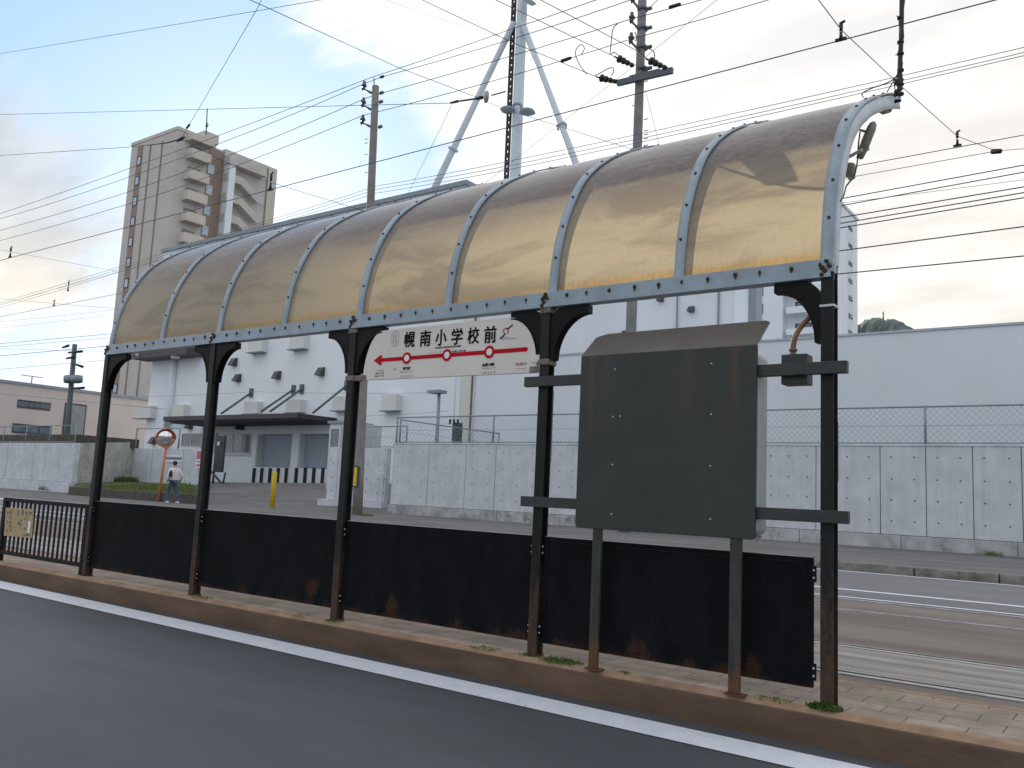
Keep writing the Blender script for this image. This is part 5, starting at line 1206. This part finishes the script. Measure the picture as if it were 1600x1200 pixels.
m = MB(); c = P(825, 1, y=YM-0.6); m.tube([c-Vector((0.1, 0, 0.16)), c+Vector((0.1, 0, 0.1))], [0.5, 0.75], 14); m.build('dish', Mt['mast'], ms)

# ================================================================== UTILITY POLES
def upole(name, lab, pts, r0, r1, mat_):
    t = empty('utility_pole', pts[0], lab, 'utility pole', 'utility poles along the far pavement')
    m = MB(); n = 10; m.tube([pts[0]+(pts[1]-pts[0])*i/n for i in range(n+1)], [r0+(r1-r0)*i/n for i in range(n+1)], 14); m.build('pole', mat_, t); return t
YP = 18.0
pa0 = Vector((P(558, 806, y=16.8).x, 16.8, 0.05)); pa1 = P(587, 135, y=16.8)
pa1 = Vector((pa1.x, 16.8, pa1.z))
tA = upole('utility_pole', 'brown concrete utility pole left of the mast with three side insulators', [pa0, pa1], 0.175, 0.125, Mt['pole_brown'])
def ins(t, u0, v0, u1, v1, y, r=0.05):
    m = MB(); a, b = P(u0, v0, y=y), P(u1, v1, y=y); m.tube([a, b], 0.045, 7); d = (a-b).normalized()
    m.tube([a, a+d*0.05+Vector((0, 0, 0.03))], 0.07, 8); m.build('insulator_arm', Mt['steel'], t)
    m = MB(); c = a+Vector((0, 0, 0.12)); m.tube([c-Vector((0, 0, 0.1)), c-Vector((0, 0, 0.02)), c, c+Vector((0, 0, 0.06)), c+Vector((0, 0, 0.1)), c+Vector((0, 0, 0.2))], [0.04, 0.05, 0.1, 0.1, 0.06, 0.05], 9); m.build('insulator', Mt['insul'], t)
for v_ in (140, 166, 193): ins(tA, 568.5-(v_-140)*0.04, v_, 583, v_+6, 16.8)
m = MB()
for v_ in (217, 223, 241, 269): c = P(574 if v_ % 2 else 592, v_, y=16.8); s_ = -1 if v_ % 2 else 1; m.tube([c, c+Vector((s_*0.12, 0, 0))], 0.014, 5)
m.tube([pa1+Vector((-0.08, 0, 0)), pa1+Vector((-0.12, 0, 0.36))], 0.02, 5); m.build('step_bolt', Mt['steel'], tA)
m = MB()
for k_ in range(3): c = P(594-k_*1, 146+k_*14 if k_ < 2 else 199, y=16.8); m.tube([c, c+Vector((0.14, 0, 0.01))], 0.06, 7)
m.build('clamp', Mt['steel'], tA)
yp = MB(); a = P(556, 753, y=16.55); b = P(552, 726, y=16.55)
yp.box((P(549, 745, y=16.55).x, 16.58, P(553, 761, y=16.55).z), (P(558.5, 745, y=16.55).x, 16.62, P(553, 728, y=16.55).z)); yo = yp.build('pole_plate', Mt['frame'], tA)
yp = MB(); yp.box((P(550.5, 745, y=16.55).x, 16.57, P(553, 759, y=16.55).z), (P(556.5, 745, y=16.55).x, 16.579, P(553, 730, y=16.55).z)); yp.build('yellow_face', Mt['yellow'], yo)
pb0 = Vector((P(975, 838, y=YP).x, YP, 0.1)); pb1 = P(1006, -40, y=YP); pb1 = Vector((pb1.x-0.02, YP, pb1.z))
tB = upole('utility_pole', 'grey concrete utility pole with a cross arm right of the mast', [pb0, pb1], 0.17, 0.128, Mt['pole'])
for v_, u_ in ((2, 992), (34, 990), (66, 989)): ins(tB, u_-3, v_+1, 1001, v_+14, YP-0.1)
m = MB(); m.bar(P(965, 130, y=YP-0.25), P(1051, 110, y=YP-0.25), 0.12, 0.17); m.bar(P(984, 124, y=YP-0.24), P(1031, 113, y=YP-0.24), 0.10, 0.2); m.build('cross_arm', Mt['steel'], tB)
for v_ in (15, 45, 75, 108):
    m = MB(); c = P(1004, v_, y=YP); m.tube([c-Vector((0, 0, 0.04)), c+Vector((0, 0, 0.04))], 0.165, 12); c2 = P(1012.5, v_-1, y=YP-0.1); m.tube([c2, c2+Vector((0.12, 0, 0))], 0.055, 6); m.build('pole_band', Mt['steel'], tB)
def string_ins(t, u0, v0, u1, v1, y):
    a, b = P(u0, v0, y=y), P(u1, v1, y=y); m = MB(); n = 4; d = b-a
    for k_ in range(n):
        s_ = 0.12+0.22*k_; m.tube([a+d*s_, a+d*(s_+0.05), a+d*(s_+0.14), a+d*(s_+0.2)], [0.05, 0.125-0.018*k_, 0.10-0.01*k_, 0.05], 8)
    m.tube([a-d*0.1, b], 0.03, 6); m.build('strain_insulator', Mt['cable'], t)
string_ins(tB, 963, 90, 990, 103, YP-0.3); string_ins(tB, 935, 121, 964, 128, YP-0.3); string_ins(tB, 1012, 93, 1042, 107, YP-0.3)
m = MB()
for pts in ([(966, 36), (958, 45), (955, 66), (953, 86)], [(955, 84), (960, 82), (966, 86), (970, 91)], [(1009, 76), (1016, 77), (1022, 82), (1023, 96)], [(917, 116), (906, 102), (899, 84), (903, 73), (909, 70), (913, 76), (908, 86)], [(930, 118), (940, 113), (948, 108), (957, 106), (959, 112), (955, 118)], [(992, 50), (995, 60), (992, 64)]):
    m.tube(interp([P(u_, v_, y=YP-0.3) for u_, v_ in pts], 6), 0.015, 6)
m.build('jumper_wire', Mt['wire'], tB)
m = MB()
for v_, s_ in ((128, 1), (164, -1), (187, 1), (205, 1), (211, 1), (217, 1), (228, 1)):
    c = P(1000+6*s_, v_, y=YP); m.tube([c, c+Vector((s_*0.14, 0, 0))], 0.014, 5)
m.build('step_bolt', Mt['steel'], tB)
pc0 = P(97, 730, y=26.5); pc1 = P(117, 538, y=26.5)
tC = empty('utility_pole', pc0, 'thin dark distant utility pole with two transformers at far left', 'utility pole', 'utility poles along the far pavement')
m = MB(); m.tube([Vector((pc0.x+0.3, 26.5, 0)), pc1], [0.22, 0.16], 10); m.build('pole', Mt['steel'], tC)
for (a0, a1) in (((98, 543), (107, 540)), ((107, 551), (128, 549)), ((104, 560), (116, 558)), ((114, 568), (129, 573)), ((112, 607), (131, 606))):
    m = MB(); m.tube([P(*a0, y=26.4), P(*a1, y=26.4)], [0.07, 0.10], 6); m.build('cross_arm', Mt['cable'], tC)
for u_ in (108.5, 120):
    m = MB(); a, b = P(u_, 588, y=26.3), P(u_, 597, y=26.3); m.tube([b, a], 0.38, 10); m.build('transformer', Mt['cap'], tC)
# small lamp standard behind the wall fence
lp = empty('yard_lamp', P(684, 700, y=26), 'slim yard lamp standard with flat head behind the wall corner', 'lamp post')
m = MB(); a, b = P(684, 695, y=26), P(686.5, 612, y=26); m.tube([Vector((a.x, 26, 0.5)), Vector((a.x-0.1, 26, b.z))], 0.075, 8); m.build('post', Mt['fence'], lp)
m = MB(); m.bar(P(673, 613, y=26), P(693, 612, y=26), 0.5, 0.14); m.build('lamp_head', Mt['cap'], lp)
# dark stacked pipes/cage near the block corner
cg = empty('pipe_rack', P(709, 690, y=25.2), 'dark upright pipe rack beside the cream block corner', 'rack'); m = MB()
a, b = P(705.5, 692, y=25.2), P(714, 660, y=25.2); m.box((a.x, 25.2, a.z-1.5), (b.x, 25.6, b.z)); m.build('panel', Mt['lampdark'], cg)
for u_ in (703, 709, 715): 
    m = MB(); c = P(u_, 663, y=25.1); m.tube([c, c+Vector((0, 0, 0.22))], 0.05, 6); m.build('finial', Mt['cable'], cg)

# ================================================================== STREET FURNITURE, PERSON
bo = empty('bollard', P(425, 793, y=17), 'yellow bollard standing at the yard entrance', 'bollard')
m = MB(); a, b = P(425, 793.5, y=17), P(425.5, 736, y=17); a.z = ground_h(a.x, 17); m.tube([a, Vector((a.x, 17, b.z-0.06)), Vector((a.x, 17, b.z-0.02)), Vector((a.x, 17, b.z))], [0.092, 0.092, 0.07, 0.02], 14); m.build('post', Mt['yellow'], bo)
m = MB(); m.tube([a, a+Vector((0, 0, 0.05))], 0.13, 14); m.build('base', Mt['cap'], bo)
mi = empty('traffic_mirror', P(248, 778, y=17.9), 'round traffic mirror with orange hood on an orange post', 'traffic mirror')
YMi = 17.9; a = P(247.5, 779, y=YMi); a.z = 0.0; mc = P(258.5, 684.5, y=YMi-0.15)
m = MB(); m.tube([a, Vector((mc.x-0.05, YMi, mc.z+0.3))], 0.055, 10); m.build('post', Mt['orange'], mi)
md = (CAM-mc).normalized(); md = (md+Vector((0.25, 0, -0.12))).normalized(); ux = md.cross(Vector((0, 0, 1))).normalized(); uz = ux.cross(md)
m = MB(); R_ = 0.40; rows = []
for j in range(7):
    t = j/6; rows.append([mc+(ux*math.cos(q_)+uz*math.sin(q_))*R_*t+md*(0.10*(1-t*t)) for q_ in [2*math.pi*i/28 for i in range(28)]])
m.strip(rows, smooth=True, close=True); m.build('mirror_glass', Mt['mirror'], mi)
m = MB(); rows = []
for q_ in [2*math.pi*i/28 for i in range(29)]:
    d = ux*math.cos(q_)+uz*math.sin(q_); rows.append([mc+d*R_*0.98-md*0.05, mc+d*R_*1.04-md*0.05, mc+d*R_*1.04+md*0.04, mc+d*R_*0.98+md*0.04])
m.strip(rows, close=True); m.build('rim', Mt['orange'], mi)
m = MB(); rows = []
for q_ in [math.radians(-5+i*190/20) for i in range(21)]:
    d = ux*math.cos(q_)+uz*math.sin(q_); rows.append([mc+d*R_*1.045-md*0.02, mc+d*R_*1.06+md*0.20])
m.strip(rows); m.build('hood', Mt['orangered'], mi)
m = MB(); c = mc+uz*0.58; m.bar(c-uz*0.12, c+uz*0.13, 0.26, 0.03, up=md); m.build('name_plate', Mt['cap'], mi)

# person walking away
def skin(name, nodes, edges, root, mat_, parent, sub=1):
    """one continuous tapered surface grown on a skeleton: nodes = [(point, radius)]"""
    me = bpy.data.meshes.new(name); me.from_pydata([Vector(p) for p, _ in nodes], edges, [])
    o = bpy.data.objects.new(name, me); C.objects.link(o)
    o.modifiers.new('skin', 'SKIN')
    if not me.skin_vertices: me.skin_vertices.new(name='skin')
    for i, (_, r_) in enumerate(nodes):
        sv = me.skin_vertices[0].data[i]; rr = r_ if isinstance(r_, tuple) else (r_, r_); sv.radius = rr; sv.use_root = (i == root)
    if sub: s_ = o.modifiers.new('sub', 'SUBSURF'); s_.levels = sub; s_.render_levels = sub
    dg = bpy.context.evaluated_depsgraph_get(); me2 = bpy.data.meshes.new_from_object(o.evaluated_get(dg))
    bpy.data.objects.remove(o); me2.name = name
    for p in me2.polygons: p.use_smooth = True
    me2.materials.clear(); me2.materials.append(mat_)
    o2 = bpy.data.objects.new(name, me2); C.objects.link(o2)
    if parent is not None: o2.parent = parent
    return o2
pf = P(268, 788, y=17.3); pz = ground_h(pf.x, 17.3)
pe = empty('person', (pf.x, 17.3, pz), 'person in pale jacket and blue jeans walking away past the mirror post', 'person')
pe.rotation_euler = (0, 0, math.radians(94))
# local frame: +y is the walking direction, x to the right
LG = [((0, 0, 0.93), (0.13, 0.10)), ((-0.09, 0.0, 0.88), 0.09), ((-0.13, 0.16, 0.50), 0.062), ((-0.15, 0.05, 0.09), 0.042), ((0.09, 0, 0.88), 0.09), ((0.13, -0.02, 0.48), 0.062), ((0.16, -0.20, 0.09), 0.042)]
BD = [((0, 0, 0.95), (0.12, 0.09)), ((0, 0.0, 1.15), (0.13, 0.09)), ((0, 0.02, 1.36), (0.14, 0.09)), ((0, 0.03, 1.47), 0.055), ((0, 0.045, 1.55), 0.055), ((0, 0.05, 1.63), (0.078, 0.092)), ((0, 0.05, 1.70), 0.055),
      ((-0.19, 0.01, 1.38), 0.058), ((-0.27, -0.07, 1.13), 0.045), ((-0.20, 0.10, 0.98), 0.033), ((-0.185, 0.15, 0.95), 0.028),
      ((0.19, 0.01, 1.38), 0.058), ((0.31, -0.09, 1.14), 0.045), ((0.35, 0.02, 0.95), 0.033), ((0.35, 0.06, 0.91), 0.028)]
BE = [(0, 1), (1, 2), (2, 3), (3, 4), (4, 5), (5, 6), (2, 7), (7, 8), (8, 9), (9, 10), (2, 11), (11, 12), (12, 13), (13, 14)]
nb0 = len(BD)
for hnd, bx, by, bz in ((10, -0.185, 0.15, 0.95), (14, 0.35, 0.06, 0.91)):
    for f_ in range(4):
        i0 = len(BD); ox = -0.024+0.016*f_; ln = (0.07, 0.085, 0.08, 0.062)[f_]
        BD.append(((bx+ox, by+0.03, bz-0.035), 0.009)); BD.append(((bx+ox, by+0.045, bz-0.035-ln*0.5), 0.008)); BD.append(((bx+ox, by+0.03, bz-0.035-ln), 0.007)); BE += [(hnd, i0), (i0, i0+1), (i0+1, i0+2)]
    i0 = len(BD); sg_ = 1 if bx < 0 else -1; BD.append(((bx+sg_*0.035, by+0.03, bz-0.01), 0.010)); BD.append(((bx+sg_*0.05, by+0.05, bz-0.05), 0.008)); BE += [(hnd, i0), (i0, i0+1)]
k0 = len(BD); BD += [(p, r_ if isinstance(r_, tuple) else r_*0.9) for p, r_ in LG[1:]]
BE += [(0, k0), (k0, k0+1), (k0+1, k0+2), (0, k0+3), (k0+3, k0+4), (k0+4, k0+5)]
skin('body', BD, BE, 0, Mt['skin'], pe)
skin('trousers', [(p, (r_[0]*1.12, r_[1]*1.12) if isinstance(r_, tuple) else r_*1.25) for p, r_ in LG], [(0, 1), (1, 2), (2, 3), (0, 4), (4, 5), (5, 6)], 0, Mt['jeans'], pe)
JK = [((0, -0.005, 0.93), (0.19, 0.145)), ((0, 0.0, 1.14), (0.19, 0.14)), ((0, 0.015, 1.36), (0.185, 0.125)), ((0, 0.03, 1.47), (0.08, 0.075)), ((-0.20, 0.01, 1.38), 0.082), ((-0.29, -0.07, 1.13), 0.072), ((-0.22, 0.08, 1.0), 0.052), ((0.20, 0.01, 1.38), 0.082), ((0.33, -0.09, 1.14), 0.072), ((0.36, 0.0, 0.98), 0.052)]
skin('jacket', JK, [(0, 1), (1, 2), (2, 3), (2, 4), (4, 5), (5, 6), (2, 7), (7, 8), (8, 9)], 1, Mt['jacket'], pe)
hm = MB(); hm.tube([(0, 0.012-0.0+0.02*t, 1.575+0.185*t) for t in (0, .1, .25, .45, .65, .8, .9, .96, 1)], [0.045, 0.066, 0.082, 0.092, 0.090, 0.077, 0.058, 0.036, 0.006], 14)
ho = hm.build('hair', Mt['hair'], None, loc=(0, 0, 0)); ho.parent = pe
skin('bag', [((-0.27, -0.12, 1.36), 0.05), ((-0.29, -0.16, 1.20), 0.085), ((-0.29, -0.13, 1.08), 0.07)], [(0, 1), (1, 2)], 1, Mt['bag'], pe)
for (x, y, z) in ((-0.15, 0.05, 0.05), (0.16, -0.20, 0.05)):
    skin('shoe', [((x, y-0.05, z), (0.05, 0.045)), ((x, y+0.06, z-0.005), (0.05, 0.04)), ((x, y+0.16, z-0.015), (0.042, 0.03))], [(0, 1), (1, 2)], 0, Mt['shoe'], pe)

# ================================================================== OVERHEAD WIRES
def wire(lab, pts, r, mat_='wire', name='overhead_wire', n=4, sag=0.0):
    """pts are 3-D points; each stretch hangs in a shallow curve"""
    m = MB(); out = []
    for a, b in zip(pts, pts[1:]):
        Ln = (b-a).length
        for k_ in range(n): t = k_/n; p = a+(b-a)*t; out.append(p-Vector((0, 0, sag*Ln*4*t*(1-t))))
    out.append(pts[-1]); m.tube(out, r*0.69, 5); return tag(m.build(name, Mt[mat_]), lab, 'wire')
def ext(a, b, k_): return a+(b-a)*k_
def line(lab, uv0, uv1, y, r, e0=0.0, e1=0.0, y1=None, mat_='wire', name='overhead_wire'):
    a, b = P(*uv0, y=y), P(*uv1, y=y if y1 is None else y1)
    d = b-a; return wire(lab, [a-d*e0, a, b, b+d*e1], r, mat_, name)
T1 = line('near tram contact wire passing closest above the shelter roof', (0, 407), (1555, 0), 2.3, 0.0068, 0.6, 0.3, name='trolley_wire')
line('far tram contact wire just right of the roof end', (1340, 259), (1600, 211), 6.0, 0.007, 6.0, 0.6, name='trolley_wire')
def seg3(lab, y, pts, r, mat_='wire'):
    wire(lab, [P(u_, v_, y=y) for u_, v_ in pts], r, mat_, n=5, sag=0.004)
seg3('topmost power line over the tip of the brown pole', 16.8, [(-260, 408), (0, 334), (580, 121), (800, 45), (925, 2), (1150, -75)], 0.017)
seg3('second power line ending at a dark clamp right of the brown pole tip', 16.8, [(-260, 425), (0, 342), (140, 298), (400, 202), (568, 131), (597, 120), (800, 61), (985, 0), (1150, -55)], 0.017)
seg3('power line on the upper side insulator of the brown pole', 16.8, [(-260, 440), (0, 360), (200, 300), (400, 226), (570, 154), (590, 147), (800, 87), (988, 29), (1095, 0), (1250, -40)], 0.017)
seg3('power line on the middle side insulator of the brown pole', 16.8, [(-260, 452), (0, 376), (260, 300), (400, 247), (568, 180), (593, 174), (800, 118), (989, 60), (1200, 0), (1320, -34)], 0.017)
line('feeder wire running from the porcelain disc up to the right', (770, 148), (1427, 0), 9.0, 0.013, 0, 0.3)
line('span wire from the left edge to the porcelain disc', (0, 179), (704, 161), 9.0, 0.010, 0.3, 0.0)
for i, (va, vb, vc) in enumerate(((291, 251, 74), (296, 258, 82), (302, 264, 87))):
    seg3(('upper', 'middle', 'lowest')[i]+' of three close parallel cables above the roof crest', 17.0, [(-200, 528+i*4), (400, 350+i*4), (587, va), (800, vb), (1600, vc), (1800, vc-45)], 0.013, 'wire_grey')
line('thin wire left of the lower joint on the right', (1340, 275), (1557, 236), 6.3, 0.006, 1.0, 0, mat_='wire_grey')
wire('straight span wire dropping from upper right to the wrapped joint by the second contact wire', [P(1270, -12, y=1.8), P(1314, 46, y=2.3), P(1403, 130, y=4.2), P(1496, 213, y=6.0), P(1557, 236, y=6.4), P(1700, 224, y=7.5)], 0.0055, 'wire_grey')
for lab, a, b, r_ in (('uppermost of the six wires right of the roof end', (1317, 310), (1600, 258), 0.019), ('second of the six wires right of the roof end', (1317, 321), (1600, 269), 0.019),
                  ('third of the six wires right of the roof end', (1314, 340), (1600, 292), 0.021), ('fourth of the six wires right of the roof end', (1314, 349), (1600, 301), 0.021), ('fifth of the six wires right of the roof end', (1314, 356), (1600, 309), 0.021),
                  ('wire over the pale sky above the hill', (1312, 392), (1600, 354), 0.022), ('rough lowest wire above the hill', (1312, 428), (1600, 400), 0.022)):
    d = 17.0; A_, B_ = P(*a, y=d), P(*b, y=d); wire(lab, [A_-(B_-A_)*7, A_, B_, B_+(B_-A_)*0.8], r_)
wire('diagonal wire from top centre left down to the porcelain disc and beyond', [P(330, -28, y=2.5), P(400, 4, y=4), P(621, 105, y=9), P(745, 152, y=12), P(787, 170, y=14), P(987, 233, y=17)], 0.011, 'wire_grey')
wire('diagonal line to the left strain insulator of the cross arm', [P(600, -24, y=11), P(660, 0, y=12), P(800, 66, y=15), P(937, 122, y=17.7)], 0.016)
wire('diagonal line to the middle strain insulator of the cross arm', [P(720, -28, y=12), P(775, 0, y=13), P(965, 91, y=17.7)], 0.016)
wire('diagonal line to the right strain insulator of the cross arm', [P(800, -24, y=12), P(845, 0, y=13), P(1000, 82, y=17.5), P(1013, 93, y=17.7)], 0.016)
wire('guy wire crossing behind the grey pole from upper right', [P(1160, -28, y=18.8), P(1120, 0, y=19), P(1017, 82, y=18.3), P(800, 253, y=24), P(740, 300, y=26)], 0.012, 'wire_grey')
wire('short guy wire at the top of the grey pole', [P(1050, -22, y=18), P(1015, 12, y=18)], 0.014)
wire('thin stay hanging from the span wire left of the mast', [P(705, 164, y=9), P(696, 185, y=9.3), P(637, 303, y=12)], 0.007, 'wire_grey')
wire('thin stay running down beside the grey pole', [P(1008, 140, y=18), P(1030, 226, y=19.5), P(1045, 300, y=20)], 0.009, 'wire_grey')
# span at the left, joint in front of the tower
jp_ = P(283, 217, y=9.0)
wire('steep span wire from the top edge down to the joint in front of the tower', [P(415, -16, y=4.5), P(404, 10, y=5), P(297, 193, y=8.6), jp_], 0.0085)
wire('cable from the left edge to the joint in front of the tower', [P(-150, 252, y=9), P(0, 243, y=9), P(200, 230, y=9), P(262, 223, y=9), jp_], 0.0115)
wire('wire from the tower joint sloping down behind the roof', [jp_, P(400, 278, y=11), P(570, 330, y=14)], 0.011)
wire('long thin span wire near the top left corner', [P(-160, 110, y=6), P(0, 84, y=6), P(402, 17, y=5.2), P(500, 0, y=5), P(620, -20, y=4.8)], 0.0075)
wire('left span wire crossing behind the tower edge', [P(-120, 362, y=5), P(0, 390, y=6), P(46, 399, y=6.4), P(183, 424, y=8)], 0.0055, 'wire_grey')
line('lower left tram contact wire with two hangers', (0, 495), (200, 456), 5.9, 0.0075, 2.5, 1.5, name='trolley_wire')
line('thin level span at lower left', (0, 467), (95, 475), 6.2, 0.005, 0.4, 0.8, mat_='wire_grey')
for i, (a, b, r_) in enumerate((((0, 475), (185, 425), 0.010), ((0, 503), (175, 485), 0.012), ((0, 513), (175, 492), 0.012), ((0, 537), (170, 522), 0.022), ((0, 542), (170, 528), 0.017), ((0, 556), (165, 541), 0.026), ((0, 545), (165, 549), 0.012), ((0, 577), (163, 563), 0.017), ((0, 615), (160, 630), 0.014))):
    labs = ('faint uppermost of the far left street cables', 'second faint street cable at far left', 'third faint street cable at far left', 'dark upper cable of the far left bundle', 'thinner cable under the dark upper cable at far left', 'thickest cable at the far left transformer pole', 'slack cable dipping to the far left transformer pole', 'lone cable below the far left transformer bundle', 'low cable in front of the pinkish house')
    line(labs[i], a, b, 22.0, r_, 0.6, 0.5, mat_='wire_grey' if i < 3 else 'wire')
seg3('thin cable in front of the white warehouse wall', 26.0, [(200, 620), (400, 612), (668, 614)], 0.012, 'wire_grey')
seg3('lower slack cable in front of the white warehouse wall', 26.0, [(560, 650), (620, 648), (700, 642)], 0.012, 'wire_grey')

wire('thin line falling from the top left across to the mast ladder', [P(520, -30, y=6), P(660, 20, y=9), P(796, 62, y=12)], 0.006, 'wire_grey')
line('lone thin wire crossing behind the six right wires', (1310, 318), (1600, 281), 19.0, 0.010, 1.0, 0.4, mat_='wire_grey')
# hangers, clamps, discs on the wires
def hanger(u, v, y, h_, lab):
    t = empty('wire_hanger', P(u, v, y=y), lab, 'wire hanger', 'hangers clamped on the tram wires'); a = P(u, v, y=y)
    m = MB(); m.tube([a+Vector((0, 0, 0.012)), a+Vector((0, 0, h_*0.35)), a+Vector((0, 0, h_*0.5))], [0.020, 0.012, 0.012], 7); m.bar(a+Vector((-0.04, 0, 0.012)), a+Vector((0.04, 0, 0.012)), 0.02, 0.02); m.build('clamp', Mt['cable'], t)
    m = MB(); m.tube([a+Vector((0, 0, h_*0.6)), a+Vector((0, 0, h_*0.95))], [0.014, 0.016], 7); m.tube([a+Vector((-0.01, 0, h_)), a+Vector((0.03, 0, h_*1.1))], 0.01, 6); m.build('insulator', Mt['cable'], t)
hanger(1314, 64, 2.3, 0.135, 'dark hanger on the near tram wire at upper right')
hanger(1496, 229, 6.0, 0.16, 'dark hanger on the far tram wire at right edge')
hanger(15.5, 403, 2.3, 0.17, 'hanger on the near tram wire at the left edge')
hanger(84, 478, 5.9, 0.13, 'hanger low on the left tram contact wire')
hanger(106, 455, 6.3, 0.25, 'long hanger floating between faint wires at left')
hanger(422, 298, 2.3, 0.20, 'hanger on the near tram wire in front of the tower end')
def clampo(u0, v0, u1, v1, y, r_, lab, nm='wire_clamp'):
    m = MB(); a, b = P(u0, v0, y=y), P(u1, v1, y=y); d = b-a; m.tube([a, a+d*0.1, a+d*0.9, b], [r_*0.5, r_, r_*0.9, r_*0.4], 8); tag(m.build(nm, Mt['cable']), lab, 'wire clamp')
clampo(876, 96, 893, 90, 16.7, 0.055, 'fat black clamp left of the grey pole'); clampo(1045, 12, 1064, 6, 16.7, 0.055, 'fat black clamp right of the grey pole'); clampo(594, 121, 600, 119, 16.7, 0.05, 'small clamp beside the brown pole tip')
di = empty('porcelain_disc', P(760, 151, y=9.0), 'round pale porcelain insulator disc left of the mast', 'insulator')
m = MB(); c = P(759, 151, y=9.0); ax_ = (P(770, 148, y=9.0)-P(748, 153, y=9.0)).normalized(); ax_ = (ax_+FWD*0.9).normalized()
m.tube([c-ax_*0.05, c-ax_*0.03, c, c+ax_*0.03, c+ax_*0.04], [0.03, 0.10, 0.125, 0.12, 0.05], 20); m.build('disc', Mt['porcelain'], di)
m = MB(); m.tube([P(704, 161, y=9), P(716, 158, y=9)], [0.02, 0.03], 7); m.tube([P(718, 158, y=9), P(745, 154, y=9)], 0.018, 7); m.tube([P(745, 154, y=9), P(755, 152, y=9)], 0.036, 8); m.tube([P(768, 149, y=9), P(790, 143, y=9)], 0.014, 7); m.build('fitting', Mt['cable'], di)
jn = empty('wire_joint', jp_, 'black knotted wire joint in front of the beige tower', 'wire joint')
m = MB(); m.tube([P(276, 221, y=8.95), jp_, P(288, 214, y=8.9)], [0.02, 0.05, 0.02], 8); m.tube([P(296, 195, y=8.6), P(292, 200, y=8.7)], 0.03, 7); m.tube([P(230, 227, y=9), P(262, 223, y=9), P(276, 219, y=9), jp_], [0.014, 0.018, 0.02, 0.02], 7); m.build('knot', Mt['cable'], jn)
clampo(1548, 237, 1566, 236, 6.4, 0.03, 'pale grey wire joint at the right edge', 'wire_joint')
